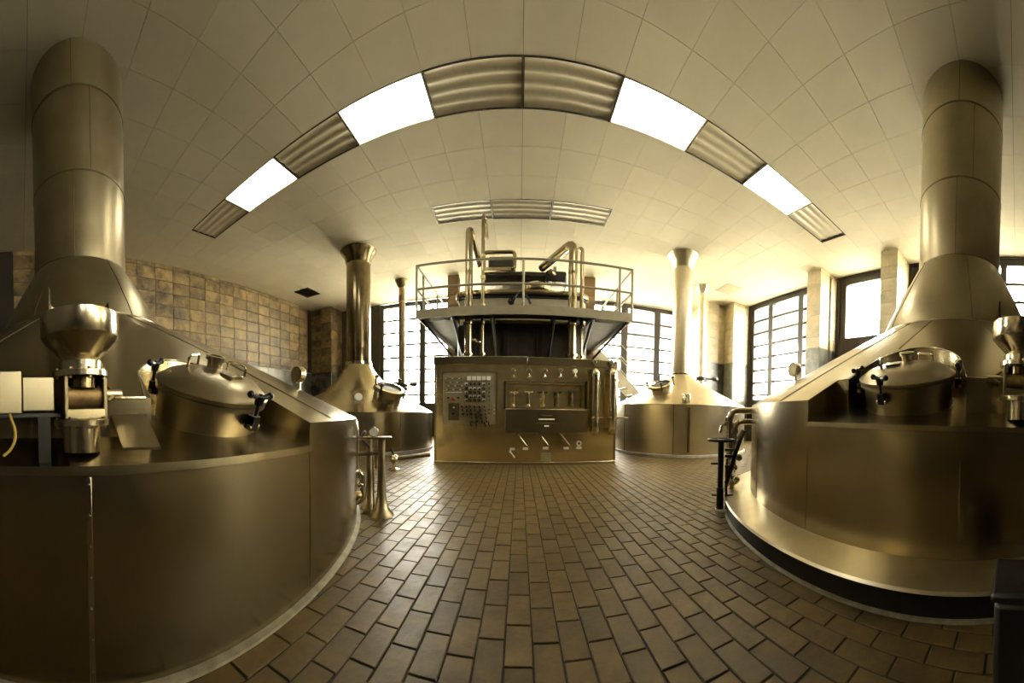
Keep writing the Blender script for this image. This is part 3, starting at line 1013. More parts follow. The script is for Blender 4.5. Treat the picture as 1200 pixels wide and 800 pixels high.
def pp(px, py, out=0.0):
    """pixel -> (u, z) on the panel front"""
    v = ray(px, py)
    o = Vector((0, 0, EYE))
    k = (PA + pn * out - o).dot(pn) / v.dot(pn)
    w = PMi @ (o + v * k)
    return w.x, w.z


cp = thing('control_panel', (PA + PB) / 2, 'wide steel control panel with switches, taps and levers in front of the gallery', 'control panel')


def pbox(mb, a, b, y0, y1):
    (u0, z1), (u1, z0) = pp(*a), pp(*b)
    return mb.box(u0, u1, y0, y1, z0, z1)


(ur0, zr1), (ur1, zr0) = pp(592, 449), pp(686, 478)
body = MB()
body.box(0, PL, 0.16, 0.56, 0.0, PH - 0.01)
body.box(0, ur0, 0.0, 0.16, 0.04, PH - 0.14)
body.box(ur1, PL, 0.0, 0.16, 0.04, PH - 0.14)
body.box(ur0, ur1, 0.0, 0.16, 0.04, zr0)
body.box(ur0, ur1, 0.0, 0.16, zr1, PH - 0.14)
body.build('cabinet', PANEL_STEEL, cp, M=PM)
MB().box(-0.02, PL / 2 - 0.002, -0.03, 0.58, PH - 0.14, PH).build('top_band', STEEL, cp, M=PM, bevel=0.008)
MB().box(PL / 2 + 0.002, PL + 0.02, -0.03, 0.58, PH - 0.14, PH).build('top_band', STEEL, cp, M=PM, bevel=0.008)
MB().box(-0.012, PL + 0.012, -0.02, 0.1, 0.0, 0.045).build('base_trim', STEEL_BRIGHT, cp, M=PM, bevel=0.004)
MB().box(-0.012, 0.03, -0.012, 0.1, 0.045, PH - 0.14).build('side_trim', STEEL, cp, M=PM, bevel=0.004)
MB().box(PL - 0.03, PL + 0.012, -0.012, 0.1, 0.045, PH - 0.14).build('side_trim', STEEL, cp, M=PM, bevel=0.004)
bd = pbox(MB(), (519, 436), (582, 497), -0.02, 0.01).build('instrument_board', PANEL_LIGHT, cp, M=PM, bevel=0.004)
fr = MB()
for a, b in (((518, 435), (583, 436.5)), ((581.7, 435), (583, 498)), ((518, 435), (519.2, 498))):
    pbox(fr, a, b, -0.028, 0.01)
fr.build('board_frame', STEEL_BRIGHT, bd, M=PM)


def cC(x, y):
    return 505 + x / 5.713, 410 + y / 5.713


def cD(x, y):
    return 590 + x / 5.717, 410 + y / 5.717


def pknob(x, y, r, h, m, name, par, conv=cC, n=10):
    u, z = pp(*conv(x, y))
    return MB().cyl((u, -0.02, z), (u, -0.02 - h, z), r, r * 0.85, n=n).build(name, m, par, M=PM)


for j, y in enumerate((192, 216, 240, 266)):
    for x in range(100, 215, 15):
        pknob(x + j * 2, y, 0.010, 0.02, BLACK if (x // 15 + j) % 3 else WHITEPL, 'indicator', bd, n=8)
for x in (257, 290, 322, 355, 388):
    pbox(MB(), cC(x - 13, 177), cC(x + 13, 204), -0.04, 0).build('push_button', WHITEPL, bd, M=PM, bevel=0.004)
for j, y in enumerate((226, 256, 282, 308, 332)):
    for x in (237, 264, 292, 322, 353):
        u, z = pp(*cC(x, y))
        pbox(MB(), cC(x - 10, y - 7), cC(x + 10, y + 7), -0.032, 0).build('switch_plate', WHITEPL if (j + x) % 2 else STEEL_DARK, bd, M=PM)
        MB().cyl((u, -0.03, z - 0.012), (u + 0.012, -0.075, z - 0.02), 0.012, 0.014, n=8).build('switch', BLACK, bd, M=PM)
for j, y in enumerate((378, 402, 428, 452, 476)):
    for x in (208, 236, 262, 292, 324, 356):
        if y > 440 and x < 240:
            continue
        u, z = pp(*cC(x + 4 * j, y))
        MB().cyl((u, -0.02, z), (u, -0.05, z), 0.022, n=10).build('selector_base', BRASS if (x + y) % 3 else STEEL_BRIGHT, bd, M=PM)
        MB().cyl((u, -0.05, z + 0.01), (u + 0.01, -0.09, z - 0.012), 0.013, n=8).build('selector', BLACK if (x * y) % 5 else STEEL_BRIGHT, bd, M=PM)
for j, y in enumerate((228, 258, 284, 310, 336, 372, 398, 424)):
    pknob(390, y, 0.013, 0.03, BLACK, 'button', bd)
    if j >= 5:
        pknob(408, y, 0.010, 0.02, BLACK, 'button', bd)
        pknob(425, y, 0.010, 0.02, WHITEPL, 'button', bd)
pknob(152, 332, 0.035, 0.05, RED, 'signal_lamp', bd, n=16)
for x in (118, 185):
    pknob(x, 320, 0.02, 0.03, BLACK, 'button', bd)
pbox(MB(), cC(118, 355), cC(190, 470), -0.03, 0).build('sub_panel', STEEL_DARK, bd, M=PM, bevel=0.003)
pbox(MB(), cC(100, 280), cC(210, 286), -0.026, 0).build('label_strip', WHITEPL, bd, M=PM)
pknob(155, 385, 0.016, 0.03, WHITEPL, 'button', bd)
pknob(153, 425, 0.03, 0.05, BLACK, 'key_switch', bd, n=14)
pknob(322, 432, 0.062, 0.05, STEEL_BRIGHT, 'dial_gauge', bd, n=20)
pknob(280, 460, 0.045, 0.05, BRASS, 'dial_gauge', bd, n=20)
for x in (265, 300, 360, 385):
    u, z = pp(*cC(x, 490))
    MB().tube(fillet([(u, -0.02, z + 0.03), (u, -0.08, z + 0.02), (u + 0.02, -0.08, z - 0.05), (u + 0.02, -0.02, z - 0.06)], 0.02, 3), 0.01, 6).build('cable_loop', BLACK, cp, M=PM)
# row of gauges, the recess with taps, the lower cover
for x in (65, 172, 275, 380, 478):
    u, z = pp(*cD(x, 143))
    v = MB().cyl((u, 0.0, z), (u, -0.05, z), 0.042, n=18).build('gauge_head', WHITEPL if x > 400 else STEEL_BRIGHT, cp, M=PM, bevel=0.004)
    u2, z2 = pp(*cD(x + 3, 186))
    MB().tube([(u, -0.03, z - 0.03), (u2, -0.03, z2)], 0.011, 8).build('gauge_stem', STEEL_BRIGHT, v, M=PM)
    MB().cyl((u2 - 0.03, -0.035, z2 + 0.01), (u2 + 0.03, -0.035, z2 + 0.01), 0.014, n=8).build('gauge_cock', BRASS, v, M=PM)
fr = MB()
for a, b in (((590.5, 447), (687.5, 449.2)), ((590.5, 447), (592.3, 479)), ((685.7, 447), (687.5, 479)), ((590.5, 477.2), (687.5, 479))):
    pbox(fr, a, b, -0.02, 0.02)
fr.build('recess_frame', BLACKIRON, cp, M=PM)
for x in (68, 170, 268, 365, 462):
    u, z = pp(*cD(x, 305))
    z2 = z - 0.17
    tp = MB().cyl((u, 0.16, z - 0.02), (u, 0.03, z - 0.02), 0.028, n=12)
    tp.cyl((u, 0.05, z + 0.03), (u, 0.05, z2), 0.024, 0.02, n=12)
    m_ = STEEL_BRIGHT if x < 200 else (BRASS if x < 300 else STEEL_DARK)
    tap = tp.build('sample_tap', m_, cp, M=PM)
    MB().cyl((u, 0.05, z + 0.03), (u, 0.05, z + 0.075), 0.014, n=8).build('tap_stem', m_, tap, M=PM)
    h = MB().cyl((u - 0.06, 0.05, z + 0.06), (u + 0.06, 0.05, z + 0.06), 0.013, n=8)
    h.ball((u - 0.06, 0.05, z + 0.06), 0.02, n=8, m=6).ball((u + 0.06, 0.05, z + 0.06), 0.02, n=8, m=6)
    h.build('tap_handle', BLACK if x > 200 else STEEL_BRIGHT, tap, M=PM)
    MB().ball((u, 0.05, z2), 0.035, 0.035, 0.03, n=12, m=8).build('tap_spout', m_, tap, M=PM)
cov = pbox(MB(), (592, 478.5), (687, 507), -0.11, 0.0).build('drip_cover', STEEL, cp, M=PM, bevel=0.012)
for y, x0, x1, m_ in ((438, 245, 320, STEEL_DARK), (463, 230, 335, WHITEPL), (487, 215, 355, STEEL_DARK), (507, 268, 298, WHITEPL)):
    u0, z1 = pp(*cD(x0, y - 5))
    u1, z0 = pp(*cD(x1, y + 5))
    MB().box(u0, u1, -0.116, -0.10, z0, z1).build('label_strip', m_, cov, M=PM)
for (x0, y0, x1, y1) in ((90, 556, 150, 635), (240, 562, 290, 630), (370, 550, 430, 630)):
    u0, z0 = pp(*cD(x0, y0))
    u1, z1 = pp(*cD(x1, y1))
    lv = MB().cyl((u0, 0.0, z0), (u0, -0.06, z0), 0.025, n=12).build('lever_boss', BLACK, cp, M=PM)
    MB().cyl((u0, -0.05, z0), (u1, -0.12, z1), 0.013, 0.011, n=10).build('lever', STEEL_BRIGHT, lv, M=PM)
    MB().ball((u1, -0.12, z1), 0.02, n=10, m=8).build('lever_knob', STEEL_BRIGHT, lv, M=PM)
u, z = pp(*cD(505, 625))
MB().lathe([(0.022, 0), (0.05, 0), (0.05, 0.02), (0.022, 0.02)], n=24, M=Matrix.Translation((u, 0, z)) @ Matrix.Rotation(PI / 2, 4, 'X')).build('key_ring', WHITEPL, cp, M=PM)
MB().cyl((u, 0, z), (u, -0.01, z), 0.024, n=16).build('key_hole', BLACK, cp, M=PM)
for (x, y, w, h) in ((60, 662, 17, 8), (148, 660, 17, 8), (282, 657, 18, 8), (420, 657, 18, 8), (505, 655, 17, 7)):
    pbox(MB(), cD(x - w, y - h), cD(x + w, y + h), -0.012, 0).build('nameplate', WHITEPL, cp, M=PM)
pbox(MB(), cD(250, 688), cD(318, 742), -0.014, 0).build('cover_plate', PANEL_LIGHT, cp, M=PM, bevel=0.003)
u0, z0 = pp(*cD(45, 680))
u1, z1 = pp(*cD(75, 718))
MB().tube([(u0, -0.02, z0), (u1, -0.06, z1)], 0.01, 6).cyl((u0, 0, z0), (u0, -0.04, z0), 0.02, n=8).build('small_lever', WHITEPL, cp, M=PM)
# two sight glass pipes on the right
for (xa, xt) in ((605, 603), (718, 712)):
    u, zt = pp(*cD(xa, 150))
    _, zb2 = pp(*cD(xa, 540))
    pts = fillet([(u, 0.02, zt), (u, -0.14, zt), (u, -0.14, zb2), (u, 0.02, zb2)], 0.08)
    ps = MB().tube(pts, 0.078, 16).build('sight_pipe', STEEL_BRIGHT, cp, M=PM)
    for zz in (zt - 0.16, zb2 + 0.22):
        MB().lathe([(0.07, -0.012), (0.098, -0.012), (0.098, 0.012), (0.07, 0.012)], n=20, M=Matrix.Translation((u, -0.14, zz))).build('pipe_flange', STEEL_BRIGHT, ps, M=PM)
    uh, zh_ = pp(*cD(xa, 452))
    MB().cyl((uh - 0.11, -0.2, zh_), (uh + (0.11 if xa < 650 else 0.26), -0.2, zh_), 0.014, n=8).build('cross_handle', STEEL_BRIGHT, ps, M=PM)
    ug, zg = pp(*cD(xt, 88))
    MB().cyl((ug, -0.02, zg), (ug, -0.1, zg), 0.045, n=18).build('pressure_gauge', STEEL_BRIGHT, ps, M=PM, bevel=0.004)
    MB().cyl((ug, -0.06, zg), (u, -0.10, zt + 0.02), 0.012, n=8).build('gauge_stem', BLACK, ps, M=PM)
    MB().cyl((u - 0.09, -0.06, zt + 0.03), (u + 0.08, -0.06, zt + 0.03), 0.018, n=8).build('pipe_valve', BLACK, ps, M=PM)

# ------------------------------------------------------------------ tall tank behind the panel, gallery, stair
TC = (0.05, 8.35)
tk = thing('lauter_tank', (TC[0], TC[1], 0), 'large dark rectangular tank rising through the gallery behind the control panel', 'tank')
TX0, TX1, TY0, TY1, TR = -1.36, 1.44, 6.62, 9.9, 0.28


def round_rect(off, k=6):
    out = []
    for (cx, cy, a0) in ((TX1 - TR, TY1 - TR, 0), (TX0 + TR, TY1 - TR, PI / 2), (TX0 + TR, TY0 + TR, PI), (TX1 - TR, TY0 + TR, 1.5 * PI)):
        for i in range(k + 1):
            a = a0 + PI / 2 * i / k
            out.append((cx + (TR + off) * math.cos(a), cy + (TR + off) * math.sin(a)))
    return out


def ring_wall(prof):
    vs, fs = [], []
    n = len(round_rect(0))
    for (off, z) in prof:
        vs += [(x, y, z) for x, y in round_rect(off)]
    for j in range(len(prof) - 1):
        for i in range(n):
            i2 = (i + 1) % n
            fs.append((j * n + i, j * n + i2, (j + 1) * n + i2, (j + 1) * n + i))
    fs.append(tuple(range((len(prof) - 1) * n, len(prof) * n)))
    return MB().add(vs, fs)


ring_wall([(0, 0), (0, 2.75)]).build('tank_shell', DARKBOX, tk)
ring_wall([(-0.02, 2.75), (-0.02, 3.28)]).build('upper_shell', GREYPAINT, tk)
ring_wall([(-0.04, 3.28), (0.0, 3.285), (0.0, 3.335), (-0.04, 3.34)]).build('joint_band', BLACK, tk)
ring_wall([(-0.04, 3.34), (0.04, 3.345), (0.05, 3.38), (0.04, 3.44), (-0.1, 3.46), (-0.25, 3.47)]).build('tank_lid', STEEL, tk)
for x in (-0.95, -0.3, 0.4, 1.05):
    MB().box(x - 0.05, x + 0.05, TY0 - 0.04, TY0 + 0.02, 1.2, 2.7).build('stiffener', BLACKIRON, tk)
# hatch bowl and cables at its front
p = at_y(629, 337, 6.9)
MB().lathe([(0.30, p.z - 0.10), (0.31, p.z), (0.22, p.z + 0.06), (0.0005, p.z + 0.09)], (p.x, p.y), n=32).build('inspection_dome', STEEL_BRIGHT, tk)
for x0, x1 in ((600, 609), (622, 612)):
    a, m_, b = at_y(x0, 356, 6.5), at_y((x0 + x1) / 2, 346, 6.42), at_y(x1 + 2, 341, 6.6)
    MB().tube(fillet([a, m_, b], 0.1), 0.022, 8).build('hose', BLACK, tk)
p = at_y(599, 353, 6.55)
MB().ball(p, 0.07, n=10, m=8).build('hose_coupling', BLACK, tk)

# drive machinery on the tank
p0 = at_y(612, 333, 7.4)
dr = thing('stirrer_drive', (TC[0], TC[1] - 0.6, 3.52), 'dark stirrer drive machinery on top of the tall tank', 'machine')


def ybox(a, b, y0, y1, m, name, par, bevel=0.01):
    A, B = at_y(*a, y0), at_y(*b, y0)
    return MB().box(A.x, B.x, y0, y1, B.z, A.z).build(name, m, par, bevel=bevel)


ybox((566, 318), (664, 336), 7.6, 8.6, DARKBOX, 'gear_case', dr, 0.03)
ybox((572, 300), (604, 320), 7.7, 8.3, DARKBOX, 'motor', dr, 0.05)
ybox((640, 316), (664, 330), 7.3, 7.8, BLACKIRON, 'pump_head', dr, 0.04)
A, B = at_y(567, 296, 7.3), at_y(603, 315, 7.3)
MB().tube(fillet([(A.x, 7.3, B.z), (A.x, 7.3, A.z), (B.x, 7.3, A.z), (B.x, 7.3, B.z), (A.x, 7.3, B.z)], 0.08), 0.045, 8).build('guard_frame', STEEL, dr)
ybox((566, 313.5), (599, 316.5), 7.22, 7.4, STEEL_BRIGHT, 'guard_bar', dr)
ybox((568, 322), (652, 324), 7.4, 7.55, BLACKIRON, 'cross_beam', dr)
A, B = at_y(645, 318, 7.2), at_y(656, 326, 7.2)
MB().cyl((A.x, 7.2, A.z), (B.x, 7.5, A.z), 0.06, n=14).build('bearing', STEEL_DARK, dr)
ybox((766 / 4.44 + 480 - 4, 312), (652, 333), 7.35, 7.45, GREYPAINT, 'support_post', dr)

# brown piers
for k, (px, lab) in enumerate(((531, 'slim brown pier behind the left side of the gallery'), (691, 'slim brown pier behind the right side of the gallery'))):
    q = at_y(px, 350, 9.6)
    po = MB().box(q.x - 0.15, q.x + 0.15, 9.65, 9.97, 0, HC).build('pillar', WALLBASE)
    tag(po, lab, kind='structure')
    for j in range(17):
        tile_part(po, BROWNPIER, q.x - 0.175, q.x + 0.175, 9.6, 9.66, j * 0.3 + .003, (j + 1) * 0.3 - .003)

# gallery
GX0, GX1, GY0, GY1, GZ = -1.98, 2.14, 6.0, 10.3, 2.88
ga = thing('gallery_platform', ((GX0 + GX1) / 2, GY0, 0), 'steel gallery with railing around the tall tank', 'platform')
# deck with the round opening for the tank
dk = MB()
dk.box(GX0, GX1, GY0, TY0 - 0.03, GZ - 0.04, GZ)
dk.box(GX0, TX0 - 0.03, TY0 - 0.03, GY1, GZ - 0.04, GZ)
dk.box(TX1 + 0.03, GX1, TY0 - 0.03, GY1, GZ - 0.04, GZ)
dk.box(TX0 - 0.03, TX1 + 0.03, TY1 + 0.03, GY1, GZ - 0.04, GZ)
dk.build('deck', DECKPAINT, ga)
gm = (GX0 + GX1) / 2
MB().box(GX0, 0.045, GY0 - 0.03, GY0, GZ - 0.14, GZ + 0.03).build('edge_beam', RAILPAINT, ga)
MB().box(0.055, GX1, GY0 - 0.03, GY0, GZ - 0.14, GZ + 0.03).build('edge_beam', RAILPAINT, ga)
MB().box(GX0 - 0.03, GX0, GY0 - 0.03, GY1, GZ - 0.14, GZ + 0.03).build('edge_beam', RAILPAINT, ga)
MB().box(GX1, GX1 + 0.03, GY0 - 0.03, GY1, GZ - 0.14, GZ + 0.03).build('edge_beam', RAILPAINT, ga)
for k in range(12):
    y = GY0 + 0.06 + k * 0.055
    if k < 9:
        MB().box(GX0, GX1, y, y + 0.012, GZ - 0.06, GZ - 0.04).build('grating_bar', RAILPAINT, ga)
for x in (-1.3, -0.55, 0.65, 1.4):
    MB().box(x - 0.04, x + 0.04, GY0, 6.58, GZ - 0.16, GZ - 0.06).build('joist', BLACKIRON, ga)
    yb_ = 6.55
    MB().tube([(x, GY0 + 0.15, GZ - 0.14), (x * 0.9, yb_, 2.0)], 0.035, 4).build('brace', BLACKIRON, ga)
for x in (GX0 + 0.02, GX1 - 0.02):
    MB().tube([(x, GY0 + 0.2, GZ - 0.12), (x * 0.78, 7.9, 2.1)], 0.035, 4).build('brace', BLACKIRON, ga)
rz1, rz2 = GZ + 0.90, GZ + 0.44
for z in (rz1, rz2):
    MB().tube([(GX0 - 0.04, GY0, z), (GX1 + 0.04, GY0, z)], 0.024, 8).build('rail', RAILPAINT, ga)
    MB().tube([(GX0 - 0.04, GY0, z), (GX0 - 0.04, GY1, z)], 0.024, 8).build('rail', RAILPAINT, ga)
    MB().tube([(GX1 + 0.04, GY0, z), (GX1 + 0.04, GY1 - 1.9, z)], 0.024, 8).build('rail', RAILPAINT, ga)
for (x, y) in ((GX0 - 0.04, GY0), (GX0 - 0.04, GY0 + 0.45), (GX0 - 0.04, 7.6), (GX0 - 0.04, 8.9), (0.05, GY0), (GX1 + 0.04, GY0), (1.92, GY0), (GX1 + 0.04, 7.0), (GX1 + 0.04, 8.3)):
    MB().cyl((x, y, GZ - 0.1), (x, y, rz1), 0.025, n=8).build('post', RAILPAINT, ga)
for x in (GX0 + 0.1, GX1 - 0.1):
    MB().box(x - 0.06, x + 0.06, 10.1, 10.22, 0, GZ - 0.04).build('support_leg', BLACKIRON, ga)

# stair from the gallery down to the right
s0, s1 = at_y(713, 405, 9.2), at_y(774, 472, 9.2)
st = thing('staircase', (s1.x + 0.6, 9.5, 0), 'steep pale metal stair running down from the gallery behind the rear right vat', 'staircase')
dirv = (s1 - s0)
s2 = s0 + dirv * ((0.0 - s0.z) / dirv.z)
s0.y = s2.y = 0
S0, S2 = (GX1 + 0.03, GZ - 0.05), (GX1 + 0.03 + (GZ - 0.05) * (s2.x - s0.x) / s0.z, 0.0)
for y in (9.2, 9.9):
    dx, dz = S2[0] - S0[0], S2[1] - S0[1]
    L = math.hypot(dx, dz)
    nx, nz = -dz / L * 0.12, dx / L * 0.12
    vs = []
    for yy in (y, y + 0.04):
        vs += [(S0[0] - nx, yy, S0[1] - nz), (S2[0] - nx, yy, max(0.0, S2[1] - nz)), (S2[0] + nx, yy, S2[1] + nz if S2[1] + nz > 0 else 0.0), (S0[0] + nx, yy, S0[1] + nz)]
    MB().add(vs, [(0, 1, 2, 3), (7, 6, 5, 4), (0, 4, 5, 1), (1, 5, 6, 2), (2, 6, 7, 3), (3, 7, 4, 0)]).build('stringer', GREYPAINT, st)
    for h in (0.55, 1.0):
        MB().tube([(S0[0], y + 0.02, S0[1] + h), (S2[0], y + 0.02, S2[1] + h)], 0.02, 8).build('handrail', RAILPAINT, st)
    for k in range(4):
        f = 0.06 + 0.29 * k
        x, z = S0[0] + dx * f, S0[1] + dz * f
        MB().cyl((x, y + 0.02, z), (x, y + 0.02, z + 1.0), 0.018, n=8).build('post', RAILPAINT, st)
for k in range(12):
    f = (k + 1) / 13
    x, z = S0[0] + (S2[0] - S0[0]) * f, S0[1] * (1 - f)
    MB().box(x - 0.11, x + 0.11, 9.24, 9.9, z - 0.015, z + 0.015).build('step', GREYPAINT, st)

# pipes rising through the gallery
PYB = 6.22


def vpipe(px_top, py_top, y, r, m, name, label, extra=None, zbase=PH - 0.02, flange=True):
    a = at_y(px_top, py_top, y)
    t = thing(name, (a.x, y, 0.0), label, 'pipe')
    pts = [(a.x, y, 0.0), (a.x, y, a.z)]
    if extra:
        pts += extra
    MB().tube(fillet(pts, r * 2.4), r, 14).build('pipe_run', m, t)
    for z in (GZ - 0.22, 2.05):
        MB().lathe([(r, z - 0.02), (r + 0.035, z - 0.02), (r + 0.035, z + 0.02), (r, z + 0.02)], (a.x, y), n=20).build('pipe_flange', m, t)
    return t, a


e0 = at_y(635, 314, 7.4)
vpipe(672, 284, 6.25, 0.088, STEEL, 'steam_pipe', 'thick pipe bent back over the tank on the right of the gallery', [(e0.x, 7.4, e0.z)])
a_ = at_y(682, 289, 6.35)
vpipe(682.5, 290, 6.35, 0.04, STEEL, 'water_pipe', 'thin hooked pipe beside the thick bent pipe', [(a_.x - 0.12, 6.6, a_.z)])
e1 = at_y(561, 310, 7.3)
vpipe(550, 266, 6.25, 0.075, STEEL, 'steam_pipe', 'tall pipe on the left of the gallery bending back to the motor', [(e1.x, 7.3, e1.z)])
t_, a_ = vpipe(566.5, 251, 6.25, 0.035, STEEL, 'water_pipe', 'thinnest tall pipe with hooked top beside the left gallery pipe', [(a_.x * 0 + at_y(569, 251, 6.4).x, 6.45, at_y(569, 262, 6.4).z + .1), (at_y(570, 275, 6.4).x, 6.5, at_y(570, 276, 6.4).z)])
for z in (3.0, 3.55, 3.95):
    MB().lathe([(0.034, z - 0.035), (0.055, z - 0.03), (0.055, z + 0.03), (0.034, z + 0.035)], (a_.x, 6.25), n=14).build('pipe_coupling', BRASS, t_)
zz = at_y(562, 401, 6.25).z
MB().tube(fillet([(at_y(550, 400, 6.25).x + .06, 6.25, zz + 0.04), (at_y(557, 400, 6.25).x, 6.2, zz + 0.04), (at_y(560, 403, 6.25).x, 6.2, zz), (a_.x, 6.25, zz)], 0.05), 0.028, 8).build('branch_pipe', STEEL_BRIGHT, t_)

# slim vent pipes at the back
for (px, py, d, r, lab) in ((471, 327, 10.25, 0.115, 'slim dark vent pipe with flared top before the left rear window'), (823.5, 334, 10.35, 0.115, 'slim pale vent pipe with flared top beside the right pale chimney')):
    q = at_d(px, py, d)
    t = thing('vent_pipe', (q.x, q.y, 0), lab, 'pipe')
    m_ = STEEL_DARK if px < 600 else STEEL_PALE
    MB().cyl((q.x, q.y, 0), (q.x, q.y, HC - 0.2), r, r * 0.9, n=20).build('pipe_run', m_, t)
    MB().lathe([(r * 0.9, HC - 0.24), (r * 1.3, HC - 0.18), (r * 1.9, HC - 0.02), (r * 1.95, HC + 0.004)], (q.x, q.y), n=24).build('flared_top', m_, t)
    zv = at_d(px, 452 if px < 600 else 444, d).z
    MB().lathe([(r, zv - 0.06), (r + 0.08, zv - 0.06), (r + 0.08, zv + 0.06), (r, zv + 0.06)], (q.x, q.y), n=20).build('valve_body', BLACKIRON, t)
    h = MB().cyl((q.x - 0.1, q.y - 0.15, zv), (q.x + 0.5, q.y - 0.15, zv + 0.02), 0.03, n=8)
    h.ball((q.x + 0.46, q.y - 0.15, zv + 0.02), 0.14, 0.07, 0.07, n=12, m=8)
    h.build('valve_lever', BLACKIRON, t)

# ------------------------------------------------------------------ valve stations beside the front vats
base = at_z(447, 603)
t = thing('valve_station', base, 'pipe stand with round gauge beside the near left vat', 'valve station')


def stand(q, zt, r, name, m, par):
    MB().lathe([(0.0005, 0), (r * 3.2, 0), (r * 3.0, 0.02), (r * 1.9, 0.06), (r * 1.25, 0.16), (r, 0.3), (r, zt), (0.0005, zt)], (q.x, q.y), n=24).build(name, m, par)


dS = math.hypot(base.x, base.y)
ztop = at_d(445, 514, dS).z
b2_ = at_d(433, 590, dS * 1.08)
stand(base, ztop, 0.034, 'flared_stand', STEEL_DARK, t)
stand(b2_, ztop, 0.028, 'flared_stand', STEEL_DARK, t)
q0, q1 = at_d(424, 515, dS), at_d(459, 515, dS)
MB().box(0, (q1 - q0).length, -0.05, 0.05, ztop, ztop + 0.02, M=Matrix.Translation((q0.x, q0.y, 0)) @ Matrix.Rotation(math.atan2(q1.y - q0.y, q1.x - q0.x), 4, 'Z')).build('top_plate', STEEL, t, bevel=0.003)
g = at_d(438, 506, dS)
e = Vector((base.x, base.y, 0)).normalized()
MB().cyl(g + e * 0.03, g - e * 0.02, 0.042, n=24).build('gauge_case', STEEL_BRIGHT, t, bevel=0.003)
MB().cyl(g - e * 0.02, g - e * 0.023, 0.034, n=24).build('gauge_face', WHITEPL, t)
MB().cyl((g.x, g.y, ztop), g, 0.01, n=8).build('gauge_stem', STEEL_BRIGHT, t)
qa, qb = at_d(405, 532, dS), at_d(444, 531, dS)
MB().tube([qa, qb], 0.018, 10).build('cross_pipe', STEEL_DARK, t)
MB().tube(fillet([at_d(402, 493, dS), at_d(416, 492, dS), at_d(418, 503, dS), at_d(418, 560, dS)], 0.06), 0.024, 12).build('riser_pipe', STEEL_BRIGHT, t)
MB().tube(fillet([at_d(405, 553, dS), at_d(424, 552, dS), at_d(426, 585, dS), at_d(408, 592, dS)], 0.06), 0.026, 12).build('bend_pipe', STEEL_BRIGHT, t)
MB().tube(fillet([at_d(437, 525, dS * 1.02), at_d(438, 598, dS * 1.02)], 0.05), 0.009, 8).build('thin_rod', STEEL_DARK, t)
MB().tube([at_d(432, 512, dS), at_d(440, 512, dS), at_d(440, 548, dS)], 0.013, 8).build('short_pipe', STEEL_BRIGHT, t)
for (px, py, r, m_) in ((412, 508, 0.045, STEEL_BRIGHT), (412, 520, 0.04, STEEL_DARK), (412, 543, 0.05, STEEL_BRIGHT), (417, 552, 0.04, STEEL_BRIGHT), (420, 580, 0.04, BRASS), (413, 588, 0.045, STEEL_DARK), (423, 568, 0.035, STEEL_BRIGHT)):
    MB().ball(at_d(px, py, dS), r, r, r * 0.85, n=14, m=10).build('valve_body', m_, t)
for (px, py, px2, py2) in ((424, 515, 433, 524), (407, 530, 403, 520), (410, 572, 418, 566), (428, 505, 424, 512)):
    MB().cyl(at_d(px, py, dS * 0.98), at_d(px2, py2, dS * 0.98), 0.012, n=8).build('valve_handle', BLACK, t)

# outlet valve at the foot of the rear left vat
p = at_z(462, 551)
t = thing('outlet_valve', (p.x, p.y, 0), 'small outlet valve on the floor before the rear left vat', 'valve')
MB().lathe([(0.0005, 0), (0.09, 0), (0.09, 0.03), (0.03, 0.05), (0.03, 0.2), (0.0005, 0.2)], (p.x, p.y), n=18).build('valve_foot', STEEL_BRIGHT, t)
MB().ball((p.x, p.y, 0.18), 0.07, n=14, m=8).build('valve_body', STEEL_BRIGHT, t)
MB().tube([(p.x, p.y, 0.2), (p.x - 0.05, p.y, 0.34)], 0.018, 8).build('valve_handle', BLACK, t)
aa = math.atan2(RL[1] - p.y, RL[0] - p.x)
MB().tube([(p.x, p.y, 0.18), (p.x + 0.5, p.y + 0.25, 0.24)], 0.035, 10).build('outlet_pipe', STEEL_DARK, t)

# black hand wheel stand on the right
base = at_z(847, 598)
dS = math.hypot(base.x, base.y)
e = Vector((base.x, base.y, 0)).normalized()
side = Vector((e.y, -e.x, 0))
t = thing('wheel_stand', base, 'black pedestal with hand wheel beside the near right vat', 'stand')
ztop = at_d(845, 516, dS).z
MB().lathe([(0.0005, 0), (0.075, 0), (0.075, 0.015), (0.0005, 0.02)], (base.x, base.y), n=28).build('foot_plate', GREYPAINT, t)
c1 = base - side * 0.03
MB().cyl((c1.x, c1.y, 0.02), (c1.x, c1.y, 0.22), 0.036, n=16).cyl((c1.x, c1.y, 0.22), (c1.x, c1.y, ztop), 0.028, n=16).build('column', BLACKIRON, t)
c2 = base + side * 0.028
MB().cyl((c2.x, c2.y, 0.02), (c2.x, c2.y, 0.5), 0.013, n=12).build('side_rod', BLACKIRON, t)
MB().cyl((c1.x, c1.y, ztop - 0.02), (c1.x, c1.y, ztop + 0.012), 0.03, n=14).build('hub', BLACKIRON, t)
ring = [polar((c1.x, c1.y), 0.12, 2 * PI * i / 28, ztop + 0.005) for i in range(28)]
hw = MB().tube(ring, 0.014, 8, closed=True).build('hand_wheel', BLACKIRON, t)
for k in range(5):
    a = k * 2 * PI / 5
    MB().tube([polar((c1.x, c1.y), 0.02, a, ztop + 0.004), polar((c1.x, c1.y), 0.1, a, ztop + 0.005)], 0.009, 6).build('spoke', BLACKIRON, hw)
for py in (527, 534, 546):
    q = at_d(853, py, dS)
    MB().box(-0.03, 0.05, -0.03, 0.03, -0.012, 0.012, M=Matrix.Translation(q) @ Matrix.Rotation(math.atan2(side.y, side.x), 4, 'Z')).build('bracket', BLACKIRON, t)
